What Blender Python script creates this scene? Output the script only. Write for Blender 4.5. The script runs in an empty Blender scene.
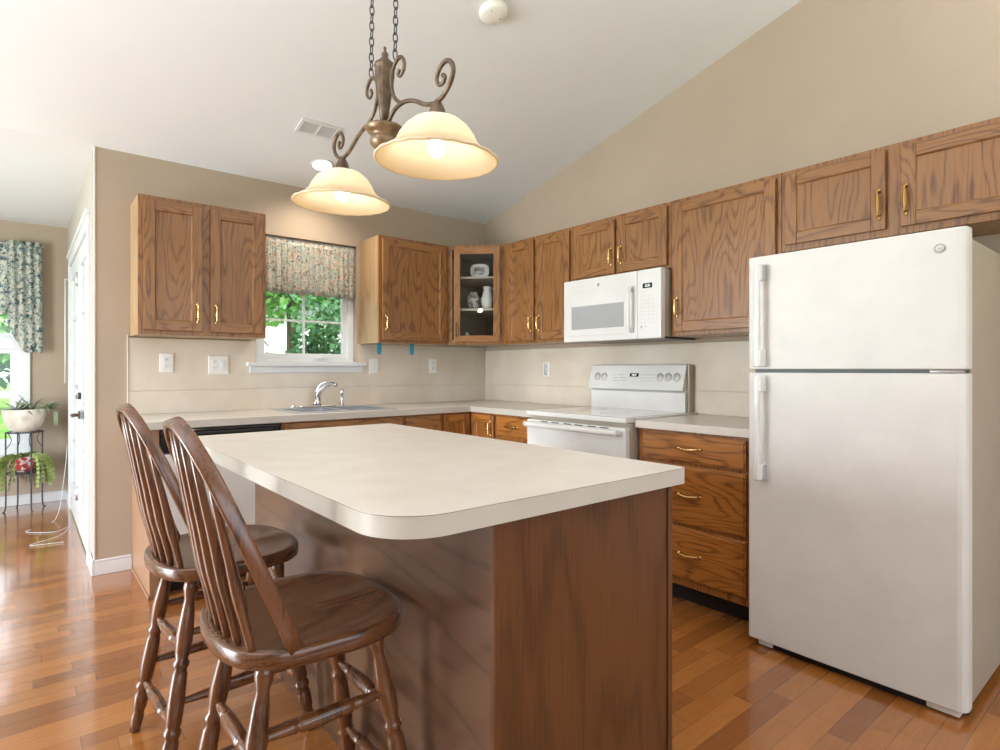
import bpy, bmesh, math, random
from mathutils import Vector, Matrix
S = bpy.context.scene
COL = S.collection
R = math.radians
random.seed(5)

# ------------------------------------------------------------------ camera
cd = bpy.data.cameras.new('camera'); cam = bpy.data.objects.new('camera', cd); COL.objects.link(cam)
YAW = 0.688
cam.location = (-3.168, -4.057, 1.188); cam.rotation_euler = (math.pi/2, 0, -YAW)
cd.sensor_width = 36; cd.lens = 581/1000*36; cd.shift_y = -(375-368.8)/1000; cd.clip_start = .05
S.camera = cam
# ------------------------------------------------------------------ world, sun, big lights, exposure
w = bpy.data.worlds.new('world'); S.world = w; w.use_nodes = True
bg = w.node_tree.nodes['Background']; bg.inputs[0].default_value = (.80, .90, 1, 1); bg.inputs[1].default_value = 2.6
def light(name, kind, loc, rot, energy, color=(1,1,1), **kw):
    l = bpy.data.lights.new(name, kind); l.energy = energy; l.color = color
    for k, v in kw.items(): setattr(l, k, v)
    o = bpy.data.objects.new(name, l); COL.objects.link(o); o.location = loc; o.rotation_euler = rot
    return o
light('sun', 'SUN', (5, -8, 12), (R(35), R(25), 0), 5.0, (1, .95, .88), angle=.02)
light('patio_door_daylight', 'AREA', (-6.35, -.9, 1.05), (0, R(-90), 0), 185, (.87, .94, 1), shape='RECTANGLE', size=2.0, size_y=1.7)
light('rear_fill', 'AREA', (-2.6, -6.9, 1.7), (R(90), 0, 0), 5, (.92, .96, 1), shape='RECTANGLE', size=4.4, size_y=1.9)  # soft fill added behind the camera, no known window there
light('nook_fill', 'AREA', (-6.35, 1.2, 1.3), (0, R(-90), 0), 14, (.86, .93, 1), shape='RECTANGLE', size=2.0, size_y=1.6)  # fill added out of view to light the nook, no known door there
light('ceiling_fill', 'AREA', (-4.2, -3.0, 1.9), (R(180), 0, 0), 58, (.93, .945, 1), shape='DISK', size=.8)  # upward fill added out of view to brighten the ceiling, like bounced flash
light('ceiling_fill_right', 'AREA', (-.9, -4.9, 2.1), (R(180), 0, 0), 44, (.93, .945, 1), shape='DISK', size=.8)  # second added upward fill, brightens the right wall and ceiling corner
S.view_settings.view_transform = 'Standard'; S.view_settings.look = 'None'; S.view_settings.gamma = 1
S.view_settings.exposure = 0.28; S.view_settings.use_curve_mapping = False

# ------------------------------------------------------------------ materials
def srgb(r, g, b):
    f = lambda c: (c/255/12.92) if c/255 <= .04045 else ((c/255+.055)/1.055)**2.4
    return (f(r), f(g), f(b), 1)
def mat(name, col, rough=.5, metal=0, spec=.5, coat=0, noise=None, bump=None, **kw):
    m = bpy.data.materials.new(name); m.use_nodes = True; nt = m.node_tree; b = nt.nodes['Principled BSDF']
    b.inputs['Base Color'].default_value = col; b.inputs['Roughness'].default_value = rough
    b.inputs['Metallic'].default_value = metal; b.inputs['Specular IOR Level'].default_value = spec
    b.inputs['Coat Weight'].default_value = coat
    if 'emit' in kw:
        b.inputs['Emission Color'].default_value = kw['emit']; b.inputs['Emission Strength'].default_value = kw['es']
    tc = nt.nodes.new('ShaderNodeTexCoord')
    n = nt.nodes.new('ShaderNodeTexNoise'); nt.links.new(tc.outputs['Object'], n.inputs['Vector'])
    sc, col2, lo, hi = noise or (6, tuple(c*.94 for c in col[:3])+(1,), .35, .65)
    n.inputs['Scale'].default_value = sc; n.inputs['Detail'].default_value = 4
    r = nt.nodes.new('ShaderNodeValToRGB'); r.color_ramp.elements[0].position = lo; r.color_ramp.elements[1].position = hi
    r.color_ramp.elements[0].color = col; r.color_ramp.elements[1].color = col2
    nt.links.new(n.outputs['Fac'], r.inputs[0]); nt.links.new(r.outputs[0], b.inputs['Base Color'])
    if bump:
        n2 = nt.nodes.new('ShaderNodeTexNoise'); n2.inputs['Scale'].default_value = bump[0]; n2.inputs['Detail'].default_value = 3
        nt.links.new(tc.outputs['Object'], n2.inputs['Vector'])
        bp = nt.nodes.new('ShaderNodeBump'); bp.inputs['Strength'].default_value = bump[1]; bp.inputs['Distance'].default_value = .002
        nt.links.new(n2.outputs['Fac'], bp.inputs['Height']); nt.links.new(bp.outputs[0], b.inputs['Normal'])
    return m
class NB:
    def __init__(s, nt): s.nt = nt
    def n(s, t, **kw):
        x = s.nt.nodes.new(t)
        for k, v in kw.items(): setattr(x, k, v)
        return x
    def l(s, a, b): s.nt.links.new(a, b)
    def math(s, op, a, b=None):
        x = s.n('ShaderNodeMath', operation=op)
        for i, v in enumerate((a, b)):
            if v is None: continue
            if isinstance(v, (int, float)): x.inputs[i].default_value = v
            else: s.l(v, x.inputs[i])
        return x.outputs[0]
def wood(name, light_c, dark_c, axis='Z', rough=.38, ring=30, coat=.15, fine=.5, sc=1.0):
    m = bpy.data.materials.new(name); m.use_nodes = True; nt = m.node_tree; q = NB(nt); b = nt.nodes['Principled BSDF']
    tc = q.n('ShaderNodeTexCoord'); oi = q.n('ShaderNodeObjectInfo')
    off = q.n('ShaderNodeVectorMath', operation='SCALE'); comb = q.n('ShaderNodeCombineXYZ')
    rnd = q.math('MULTIPLY', oi.outputs['Random'], 17.0)
    for i in range(3): q.l(rnd, comb.inputs[i])
    add = q.n('ShaderNodeVectorMath', operation='ADD'); q.l(tc.outputs['Object'], add.inputs[0]); q.l(comb.outputs[0], add.inputs[1])
    mp = q.n('ShaderNodeMapping'); q.l(add.outputs[0], mp.inputs['Vector'])
    k = {'X': 0, 'Y': 1, 'Z': 2}[axis]
    s1 = [3.4*sc]*3; s1[k] = .62*sc; mp.inputs['Scale'].default_value = s1
    n1 = q.n('ShaderNodeTexNoise'); n1.inputs['Scale'].default_value = 1; n1.inputs['Detail'].default_value = 3; n1.inputs['Roughness'].default_value = .42
    q.l(mp.outputs[0], n1.inputs['Vector'])
    rings = q.math('SINE', q.math('MULTIPLY', n1.outputs['Fac'], ring*2*math.pi))
    mp2 = q.n('ShaderNodeMapping'); q.l(add.outputs[0], mp2.inputs['Vector'])
    s2 = [210]*3; s2[k] = 7; mp2.inputs['Scale'].default_value = s2
    n2 = q.n('ShaderNodeTexNoise'); n2.inputs['Scale'].default_value = 1; n2.inputs['Detail'].default_value = 3
    q.l(mp2.outputs[0], n2.inputs['Vector'])
    rr = q.math('POWER', q.math('ADD', q.math('MULTIPLY', rings, .5), .5), 3.2)
    brk = q.math('ADD', q.math('MULTIPLY', n2.outputs['Fac'], 1.3), .1)
    f = q.math('SUBTRACT', q.math('MULTIPLY', q.math('SUBTRACT', n2.outputs['Fac'], .5), fine*2.6), q.math('MULTIPLY', q.math('MULTIPLY', rr, brk), .42))
    f = q.math('ADD', f, .66)
    rmp = q.n('ShaderNodeValToRGB'); e = rmp.color_ramp.elements
    e[0].position = .12; e[0].color = dark_c; e[1].position = .62; e[1].color = light_c
    q.l(f, rmp.inputs[0])
    n3 = q.n('ShaderNodeTexNoise'); n3.inputs['Scale'].default_value = 2.3; q.l(add.outputs[0], n3.inputs['Vector'])
    mx = q.n('ShaderNodeMixRGB', blend_type='MULTIPLY'); mx.inputs[0].default_value = 1
    r3 = q.n('ShaderNodeValToRGB'); r3.color_ramp.elements[0].color = (.78, .76, .74, 1); r3.color_ramp.elements[1].color = (1.1, 1.1, 1.1, 1)
    q.l(n3.outputs['Fac'], r3.inputs[0]); q.l(rmp.outputs[0], mx.inputs[1]); q.l(r3.outputs[0], mx.inputs[2])
    q.l(mx.outputs[0], b.inputs['Base Color'])
    b.inputs['Roughness'].default_value = rough; b.inputs['Coat Weight'].default_value = coat; b.inputs['Coat Roughness'].default_value = .18
    bp = q.n('ShaderNodeBump'); bp.inputs['Strength'].default_value = .12; bp.inputs['Distance'].default_value = .001
    q.l(f, bp.inputs['Height']); q.l(bp.outputs[0], b.inputs['Normal'])
    return m
M = {}
OL, OD = srgb(154, 106, 60), srgb(80, 46, 20)
M['oak_v'] = wood('oak_vertical', OL, OD, 'Z')
M['oak_h'] = wood('oak_horizontal', OL, OD, 'X')
M['oak_low'] = wood('oak_horizontal_warm_lit', srgb(178, 114, 48), srgb(76, 40, 14), 'X', ring=30)  # same oak as the uppers, warm light put into the colour
M['oak_low_v'] = wood('oak_vertical_warm_lit', srgb(162, 104, 48), srgb(76, 42, 17), 'Z')  # vertical-grain copy of that oak, also tinted for the warm light
M['veneer'] = wood('oak_side_veneer', srgb(176, 146, 110), srgb(150, 118, 84), 'Z', ring=8, fine=.25)
M['island'] = wood('island_veneer', srgb(104, 64, 34), srgb(68, 40, 20), 'Z', ring=9, fine=.45, rough=.36, coat=.2)
M['island_h'] = wood('island_panel_veneer', srgb(100, 70, 50), srgb(70, 48, 33), 'Y', ring=12, fine=.35, rough=.32, coat=.4)
M['stool'] = wood('stool_dark_oak', srgb(116, 72, 42), srgb(48, 28, 17), 'Z', rough=.27, ring=12, coat=.6)
M['stool_seat'] = wood('stool_seat_oak', srgb(108, 69, 42), srgb(46, 28, 18), 'X', rough=.27, ring=16, coat=.5, sc=1.4)
M['wall'] = mat('taupe_wall_paint', srgb(178, 161, 143), .75, spec=.25, noise=(3, srgb(176, 159, 141), .4, .6), bump=(220, .1))
M['ceil'] = mat('ceiling_paint', srgb(229, 231, 234), .9, spec=.1, noise=(3, srgb(228, 230, 233), .4, .6), bump=(160, .08))
M['nookwall'] = mat('nook_side_wall_paint', srgb(186, 178, 168), .75, spec=.2, bump=(220, .1))
M['trim'] = mat('white_trim_paint', srgb(222, 223, 224), .35)
M['vinyl'] = mat('white_vinyl', srgb(235, 238, 240), .3)
M['lam'] = mat('cream_laminate', srgb(224, 217, 207), .33, noise=(9, srgb(218, 210, 199), .35, .65), spec=.45)
M['edge'] = mat('laminate_edge_shaded', srgb(200, 194, 183), .4)  # same laminate, shade on the vertical edges put into a greyer colour
M['lamedge'] = mat('laminate_dark_seam', srgb(120, 108, 92), .5)
M['splash'] = mat('marbled_backsplash_laminate', srgb(220, 209, 194), .45, noise=(2.6, srgb(210, 197, 180), .42, .6), spec=.35)
M['white'] = mat('white_enamel', srgb(228, 227, 224), .22, coat=.3)
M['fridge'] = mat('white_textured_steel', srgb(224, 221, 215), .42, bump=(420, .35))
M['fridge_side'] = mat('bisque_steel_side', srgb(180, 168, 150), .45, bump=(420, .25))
M['gasket'] = mat('grey_gasket', srgb(120, 128, 130), .5)
M['grey'] = mat('pale_grey_plastic', srgb(170, 172, 172), .4)
M['dark'] = mat('dark_plastic', srgb(40, 42, 44), .35)
M['black'] = mat('black_gloss', srgb(22, 24, 26), .15, coat=.5)
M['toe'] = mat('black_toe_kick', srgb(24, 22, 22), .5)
M['mwglass'] = mat('microwave_window', srgb(172, 174, 176), .18, coat=.6)
M['cooktop'] = mat('cooktop_glass', srgb(206, 202, 196), .08, coat=.8, noise=(40, srgb(196, 192, 186), .45, .55))
M['brass'] = mat('polished_brass', srgb(226, 190, 128), .22, metal=1)
M['oldbrass'] = mat('antique_brass', srgb(190, 150, 84), .28, metal=1)
M['bronze'] = mat('antique_bronze', srgb(120, 102, 84), .42, metal=.6, noise=(30, srgb(92, 76, 62), .35, .65))
M['bronze_lt'] = mat('light_bronze', srgb(150, 126, 100), .38, metal=.6, noise=(20, srgb(118, 96, 74), .35, .65))
M['chrome'] = mat('chrome', srgb(215, 215, 218), .12, metal=1)
M['steel'] = mat('brushed_steel', srgb(215, 218, 224), .38, metal=1)
M['plate'] = mat('white_wall_plate', srgb(242, 240, 234), .35)
M['blue'] = mat('blue_plastic', srgb(50, 140, 165), .4)
M['iron'] = mat('dark_iron', srgb(72, 74, 82), .5, metal=.4)
M['pot'] = mat('pale_ceramic', srgb(222, 214, 202), .55, noise=(14, srgb(196, 184, 170), .45, .7))
M['leaf_pale'] = mat('pale_green_leaf', srgb(196, 208, 178), .5, noise=(9, srgb(136, 158, 120), .3, .7))
M['leaf'] = mat('fresh_green_leaf', srgb(120, 156, 70), .5, noise=(9, srgb(78, 116, 48), .3, .7))
M['leaf_purple'] = mat('dusky_leaf', srgb(96, 84, 78), .5)
M['cactus'] = mat('yellow_green_segment', srgb(176, 190, 116), .5, noise=(12, srgb(112, 138, 66), .3, .7))
M['soil'] = mat('soil', srgb(70, 56, 44), .9)
M['foliage'] = mat('tree_foliage', srgb(150, 196, 118), .8, noise=(1.6, srgb(84, 132, 80), .35, .65), spec=.1)
M['foliage_dark'] = mat('dark_tree_foliage', srgb(110, 160, 108), .8, noise=(1.2, srgb(50, 84, 58), .35, .65), spec=.1)
M['bark'] = mat('bark', srgb(96, 80, 66), .9)
M['grass'] = mat('lawn_grass', srgb(128, 170, 84), .9, noise=(.6, srgb(92, 140, 62), .35, .65), spec=.1)
M['siding'] = mat('white_house_siding', srgb(236, 236, 236), .7)
M['roof'] = mat('grey_roof', srgb(120, 120, 124), .8)
M['bulb'] = mat('glowing_bulb', (1, .9, .7, 1), .3, emit=(1, .90, .74, 1), es=8)
M['can_glow'] = mat('recessed_lamp_glow', (1, .95, .85, 1), .3, emit=(1, .93, .82, 1), es=5)
M['display'] = mat('lit_digits', (.8, 1, .95, 1), .4, emit=(.8, 1, .95, 1), es=1.2)
M['print'] = mat('grey_print', srgb(176, 176, 174), .5)
M['knob'] = mat('knob_grey_ring', srgb(176, 172, 164), .35)
M['dishpat'] = mat('blue_grey_ceramic', srgb(120, 116, 120), .3, noise=(26, srgb(200, 198, 200), .45, .55))

def floor_mat():
    m = bpy.data.materials.new('oak_strip_floor'); m.use_nodes = True; nt = m.node_tree; q = NB(nt); b = nt.nodes['Principled BSDF']
    tc = q.n('ShaderNodeTexCoord'); sp = q.n('ShaderNodeSeparateXYZ'); q.l(tc.outputs['Object'], sp.inputs[0])
    RW, PL = .076, .52
    ry = q.math('DIVIDE', sp.outputs[1], RW); row = q.math('FLOOR', ry); fy = q.math('FRACT', ry)
    wn = q.n('ShaderNodeTexWhiteNoise', noise_dimensions='1D'); q.l(row, wn.inputs['W'])
    rx = q.math('ADD', q.math('DIVIDE', sp.outputs[0], PL), q.math('MULTIPLY', wn.outputs['Value'], 7.3))
    colm = q.math('FLOOR', rx); fx = q.math('FRACT', rx)
    cb = q.n('ShaderNodeCombineXYZ'); q.l(row, cb.inputs[0]); q.l(colm, cb.inputs[1])
    w2 = q.n('ShaderNodeTexWhiteNoise', noise_dimensions='2D'); q.l(cb.outputs[0], w2.inputs['Vector'])
    rp = q.n('ShaderNodeValToRGB'); cr = rp.color_ramp
    cr.elements[0].position = 0; cr.elements[0].color = srgb(134, 78, 34)
    cr.elements[1].position = 1; cr.elements[1].color = srgb(176, 113, 54)
    for p, c in ((.25, srgb(154, 94, 42)), (.55, srgb(162, 101, 46)), (.8, srgb(170, 107, 50))):
        e = cr.elements.new(p); e.color = c
    q.l(w2.outputs['Value'], rp.inputs[0])
    shift = q.n('ShaderNodeCombineXYZ'); q.l(q.math('MULTIPLY', w2.outputs['Value'], 9.0), shift.inputs[2])
    q.l(q.math('MULTIPLY', w2.outputs['Value'], 31.0), shift.inputs[0])
    ad = q.n('ShaderNodeVectorMath', operation='ADD'); q.l(tc.outputs['Object'], ad.inputs[0]); q.l(shift.outputs[0], ad.inputs[1])
    mp = q.n('ShaderNodeMapping'); mp.inputs['Scale'].default_value = (2.2, 22, 1); q.l(ad.outputs[0], mp.inputs['Vector'])
    n1 = q.n('ShaderNodeTexNoise'); n1.inputs['Scale'].default_value = 1.3; n1.inputs['Detail'].default_value = 3; q.l(mp.outputs[0], n1.inputs['Vector'])
    g = q.math('SINE', q.math('MULTIPLY', n1.outputs['Fac'], 34.0))
    mp2 = q.n('ShaderNodeMapping'); mp2.inputs['Scale'].default_value = (6, 200, 1); q.l(ad.outputs[0], mp2.inputs['Vector'])
    n2 = q.n('ShaderNodeTexNoise'); n2.inputs['Scale'].default_value = 1; n2.inputs['Detail'].default_value = 2; q.l(mp2.outputs[0], n2.inputs['Vector'])
    gg = q.math('ADD', q.math('ADD', q.math('MULTIPLY', g, .05), .86), q.math('MULTIPLY', n2.outputs['Fac'], .26))
    ey = q.math('MINIMUM', fy, q.math('SUBTRACT', 1.0, fy)); ex = q.math('MINIMUM', fx, q.math('SUBTRACT', 1.0, fx))
    e1 = q.math('GREATER_THAN', ey, .014); e2 = q.math('GREATER_THAN', ex, .0022)
    ed = q.math('ADD', q.math('MULTIPLY', q.math('MULTIPLY', e1, e2), .45), .55)
    mx = q.n('ShaderNodeVectorMath', operation='SCALE'); q.l(rp.outputs[0], mx.inputs[0]); q.l(q.math('MULTIPLY', gg, ed), mx.inputs['Scale'])
    q.l(mx.outputs[0], b.inputs['Base Color'])
    b.inputs['Roughness'].default_value = .24; b.inputs['Coat Weight'].default_value = 1; b.inputs['Coat Roughness'].default_value = .1
    bp = q.n('ShaderNodeBump'); bp.inputs['Strength'].default_value = .25; bp.inputs['Distance'].default_value = .001
    n4 = q.n('ShaderNodeTexNoise'); n4.inputs['Scale'].default_value = 12; q.l(tc.outputs['Object'], n4.inputs['Vector'])
    q.l(q.math('ADD', ed, q.math('MULTIPLY', n4.outputs['Fac'], .5)), bp.inputs['Height']); q.l(bp.outputs[0], b.inputs['Normal'])
    return m
M['floor'] = floor_mat()
def glass_mat(name, tint=(1, 1, 1, 1), refl=.08):
    m = bpy.data.materials.new(name); m.use_nodes = True; nt = m.node_tree; nt.nodes.remove(nt.nodes['Principled BSDF'])
    q = NB(nt); t = q.n('ShaderNodeBsdfTransparent'); t.inputs[0].default_value = tint
    g = q.n('ShaderNodeBsdfGlossy'); g.inputs['Roughness'].default_value = .02
    fr = q.n('ShaderNodeFresnel'); fr.inputs[0].default_value = 1.45
    mx = q.n('ShaderNodeMixShader'); q.l(fr.outputs[0], mx.inputs[0])
    q.l(t.outputs[0], mx.inputs[1]); q.l(g.outputs[0], mx.inputs[2]); q.l(mx.outputs[0], nt.nodes['Material Output'].inputs[0])
    return m
M['glass'] = glass_mat('window_glass')
M['cabglass'] = glass_mat('cabinet_glass', (.95, .96, .96, 1))
def fabric(name, base, cols, scale, ringed=True):
    m = bpy.data.materials.new(name); m.use_nodes = True; nt = m.node_tree; q = NB(nt); b = nt.nodes['Principled BSDF']
    tc = q.n('ShaderNodeTexCoord'); cur = None
    for i, (c, s, th) in enumerate(cols):
        n = q.n('ShaderNodeTexNoise'); n.inputs['Scale'].default_value = scale*s; n.inputs['Detail'].default_value = 5; n.inputs['Roughness'].default_value = .65
        mp = q.n('ShaderNodeMapping'); mp.inputs['Location'].default_value = (i*3.7, i*1.9, i*5.1); q.l(tc.outputs['Object'], mp.inputs[0]); q.l(mp.outputs[0], n.inputs['Vector'])
        r = q.n('ShaderNodeValToRGB'); r.color_ramp.elements[0].position = th; r.color_ramp.elements[1].position = th+.03
        q.l(n.outputs['Fac'], r.inputs[0])
        mx = q.n('ShaderNodeMixRGB'); q.l(r.outputs[0], mx.inputs[0])
        if cur is None: mx.inputs[1].default_value = base
        else: q.l(cur, mx.inputs[1])
        mx.inputs[2].default_value = c; cur = mx.outputs[0]
    q.l(cur, b.inputs['Base Color']); b.inputs['Roughness'].default_value = .85
    tr = q.n('ShaderNodeBsdfTranslucent'); q.l(cur, tr.inputs[0]); ms = q.n('ShaderNodeMixShader'); ms.inputs[0].default_value = .5
    q.l(b.outputs[0], ms.inputs[1]); q.l(tr.outputs[0], ms.inputs[2]); q.l(ms.outputs[0], nt.nodes['Material Output'].inputs[0])
    return m
M['valance'] = fabric('floral_valance_fabric', srgb(236, 222, 208), [(srgb(200, 210, 206), 1, .5), (srgb(196, 164, 142), 1.1, .56), (srgb(112, 102, 102), 1.5, .58), (srgb(222, 222, 220), 1.2, .58)], 40)
M['swag'] = fabric('blue_floral_curtain_fabric', srgb(238, 236, 226), [(srgb(176, 196, 184), 1, .5), (srgb(104, 132, 150), 1.2, .55), (srgb(66, 96, 90), 1.4, .57), (srgb(230, 228, 218), 1.3, .56)], 26)
def shade_mat():
    m = bpy.data.materials.new('amber_alabaster_glass'); m.use_nodes = True; nt = m.node_tree; q = NB(nt); b = nt.nodes['Principled BSDF']
    tc = q.n('ShaderNodeTexCoord'); sp = q.n('ShaderNodeSeparateXYZ'); q.l(tc.outputs['Object'], sp.inputs[0])
    r2 = q.math('SQRT', q.math('ADD', q.math('POWER', sp.outputs[0], 2.0), q.math('POWER', sp.outputs[1], 2.0)))
    n = q.n('ShaderNodeTexNoise'); n.inputs['Scale'].default_value = 14; q.l(tc.outputs['Object'], n.inputs['Vector'])
    v = q.math('ADD', q.math('MULTIPLY', r2, 5.2), q.math('MULTIPLY', q.math('SUBTRACT', n.outputs['Fac'], .5), .35))
    rp = q.n('ShaderNodeValToRGB'); e = rp.color_ramp.elements
    e[0].position = .45; e[0].color = srgb(250, 244, 230); e[1].position = .98; e[1].color = srgb(242, 222, 184)
    q.l(v, rp.inputs[0]); q.l(rp.outputs[0], b.inputs['Base Color']); b.inputs['Roughness'].default_value = .3
    tr = q.n('ShaderNodeBsdfTranslucent'); q.l(rp.outputs[0], tr.inputs[0]); ms = q.n('ShaderNodeMixShader'); ms.inputs[0].default_value = .5
    q.l(b.outputs[0], ms.inputs[1]); q.l(tr.outputs[0], ms.inputs[2]); q.l(ms.outputs[0], nt.nodes['Material Output'].inputs[0])
    return m
M['shade'] = shade_mat()

# ------------------------------------------------------------------ mesh helpers
class MB:
    def __init__(s): s.bm = bmesh.new()
    def _add(s, t, mi=0, mtx=None, smooth=False):
        if mtx is not None: bmesh.ops.transform(t, matrix=mtx, verts=t.verts)
        vm = {}
        for v in t.verts: vm[v] = s.bm.verts.new(v.co)
        for f in t.faces:
            try: nf = s.bm.faces.new([vm[v] for v in f.verts])
            except ValueError: continue
            nf.material_index = mi; nf.smooth = smooth
        t.free(); return s
    def box(s, x0, x1, y0, y1, z0, z1, bev=0, mi=0, seg=2, mtx=None):
        t = bmesh.new(); bmesh.ops.create_cube(t, size=1)
        for v in t.verts: v.co = Vector(((x0+x1)/2+v.co.x*abs(x1-x0), (y0+y1)/2+v.co.y*abs(y1-y0), (z0+z1)/2+v.co.z*abs(z1-z0)))
        if bev: bmesh.ops.bevel(t, geom=t.edges[:], offset=bev, segments=seg, affect='EDGES', profile=.5)
        return s._add(t, mi, mtx)
    def prism(s, pts, z0, z1, bev=0, mi=0, mtx=None, smooth=False, axis='z'):
        t = bmesh.new()
        def P(a, b, c): return {'z': (a, b, c), 'x': (c, a, b), 'y': (a, c, b)}[axis]
        lo = [t.verts.new(P(a, b, z0)) for a, b in pts]; hi = [t.verts.new(P(a, b, z1)) for a, b in pts]
        t.faces.new(lo[::-1]); t.faces.new(hi); n = len(pts)
        for i in range(n): t.faces.new((lo[i], lo[(i+1) % n], hi[(i+1) % n], hi[i]))
        bmesh.ops.recalc_face_normals(t, faces=t.faces[:])
        if bev: bmesh.ops.bevel(t, geom=[e for e in t.edges if abs(e.verts[0].co[{'z': 2, 'x': 0, 'y': 1}[axis]]-e.verts[1].co[{'z': 2, 'x': 0, 'y': 1}[axis]]) < 1e-6], offset=bev, segments=2, affect='EDGES', profile=.5)
        return s._add(t, mi, mtx, smooth)
    def lathe(s, prof, n=24, mi=0, mtx=None, closed=False, wob=0, wn=0):
        # prof: (r, z) list
        t = bmesh.new(); rings = []
        for r, z in prof:
            if r < 1e-5: rings.append([t.verts.new((0, 0, z))])
            else: rings.append([t.verts.new((r*(1+wob*math.cos(wn*2*math.pi*i/n))*math.cos(2*math.pi*i/n), r*(1+wob*math.cos(wn*2*math.pi*i/n))*math.sin(2*math.pi*i/n), z)) for i in range(n)])
        for a, b in zip(rings, rings[1:]):
            for i in range(n):
                j = (i+1) % n
                if len(a) == 1 and len(b) == 1: continue
                if len(a) == 1: t.faces.new((a[0], b[i], b[j]))
                elif len(b) == 1: t.faces.new((a[i], a[j], b[0]))
                else: t.faces.new((a[i], a[j], b[j], b[i]))
        if closed:
            if len(rings[0]) > 1: t.faces.new(rings[0][::-1])
            if len(rings[-1]) > 1: t.faces.new(rings[-1])
        bmesh.ops.recalc_face_normals(t, faces=t.faces[:])
        return s._add(t, mi, mtx, True)
    def turned(s, p0, p1, prof, n=16, mi=0):
        p0, p1 = Vector(p0), Vector(p1); d = p1-p0; L = d.length
        q = d.to_track_quat('Z', 'Y').to_matrix().to_4x4()
        return s.lathe([(r, t*L) for t, r in prof], n, mi, Matrix.Translation(p0) @ q, closed=True)
    def cyl(s, p0, p1, r, n=14, mi=0): return s.turned(p0, p1, [(0, r), (1, r)], n, mi)
    def tube(s, pts, r, n=8, mi=0, sub=5, flat=None, up=None, closed=False, sq=1):
        pw = lambda x: math.copysign(abs(x)**sq, x)
        P = [Vector(p) for p in pts]; rr = r if isinstance(r, (list, tuple)) else [r]*len(P)
        Q, RR = [], []
        m = len(P)
        if sub > 1:
            for i in range(m if closed else m-1):
                g = (lambda k: P[k % m]) if closed else (lambda k: P[max(0, min(m-1, k))])
                a, b, c, d = g(i-1), g(i), g(i+1), g(i+2)
                for k in range(sub):
                    t = k/sub
                    Q.append(.5*((2*b)+(c-a)*t+(2*a-5*b+4*c-d)*t*t+(3*b-a-3*c+d)*t**3)); RR.append(rr[i]*(1-t)+rr[(i+1) % m]*t)
            if not closed: Q.append(P[-1]); RR.append(rr[-1])
        else: Q, RR = P, list(rr)
        t = bmesh.new(); rings = []; N = len(Q); prev = None
        for i, p in enumerate(Q):
            if closed: tg = (Q[(i+1) % N]-Q[i-1]).normalized()
            else: tg = (Q[min(i+1, N-1)]-Q[max(i-1, 0)]).normalized()
            if up is not None: a = Vector(up)
            elif prev is not None: a = prev
            else: a = Vector((0, 0, 1)) if abs(tg.z) < .9 else Vector((1, 0, 0))
            b1 = (a - tg*a.dot(tg)).normalized(); prev = b1; b2 = tg.cross(b1)
            fa, fb = flat or (1, 1)
            rings.append([t.verts.new(p+b1*pw(math.cos(2*math.pi*k/n))*RR[i]*fa+b2*pw(math.sin(2*math.pi*k/n))*RR[i]*fb) for k in range(n)])
        for i in range(N if closed else N-1):
            a, b = rings[i], rings[(i+1) % N]
            for k in range(n): t.faces.new((a[k], a[(k+1) % n], b[(k+1) % n], b[k]))
        if not closed: t.faces.new(rings[0][::-1]); t.faces.new(rings[-1])
        bmesh.ops.recalc_face_normals(t, faces=t.faces[:])
        return s._add(t, mi, None, True)
    def sphere(s, c, r, sc=(1, 1, 1), mi=0, n=16):
        t = bmesh.new(); bmesh.ops.create_uvsphere(t, u_segments=n, v_segments=max(6, n//2), radius=r)
        for v in t.verts: v.co = Vector((c[0]+v.co.x*sc[0], c[1]+v.co.y*sc[1], c[2]+v.co.z*sc[2]))
        return s._add(t, mi, None, True)
    def quad(s, a, b, c, d, mi=0):
        v = [s.bm.verts.new(p) for p in (a, b, c, d)]; f = s.bm.faces.new(v); f.material_index = mi; return s
    def build(s, name, mats, parent=None, loc=(0, 0, 0), rz=0, auto=True):
        me = bpy.data.meshes.new(name); s.bm.to_mesh(me); s.bm.free()
        for m in (mats if isinstance(mats, (list, tuple)) else [mats]): me.materials.append(M[m] if isinstance(m, str) else m)
        o = bpy.data.objects.new(name, me); COL.objects.link(o); o.location = loc; o.rotation_euler = (0, 0, rz)
        if parent: o.parent = parent
        return o
def thing(name, label, cat, loc=(0, 0, 0), rz=0, group=None):
    o = bpy.data.objects.new(name, None); COL.objects.link(o); o.location = loc; o.rotation_euler = (0, 0, rz); o.empty_display_size = .1
    o['label'] = label; o['category'] = cat
    if group: o['group'] = group
    return o
def tag(o, label, cat, group=None):
    o['label'] = label; o['category'] = cat
    if group: o['group'] = group
    return o
def struct(o): o['kind'] = 'structure'; return o
def kids(o): return [c for c in bpy.data.objects if c.parent == o]
def dup(o, parent=None):
    c = o.copy(); COL.objects.link(c); c.parent = parent
    for k in kids(o):
        dup(k, c)
    return c
def smooth_mod(o, w=.003, seg=2):
    b = o.modifiers.new('bevel', 'BEVEL'); b.width = w; b.segments = seg; b.limit_method = 'ANGLE'; return o

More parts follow.
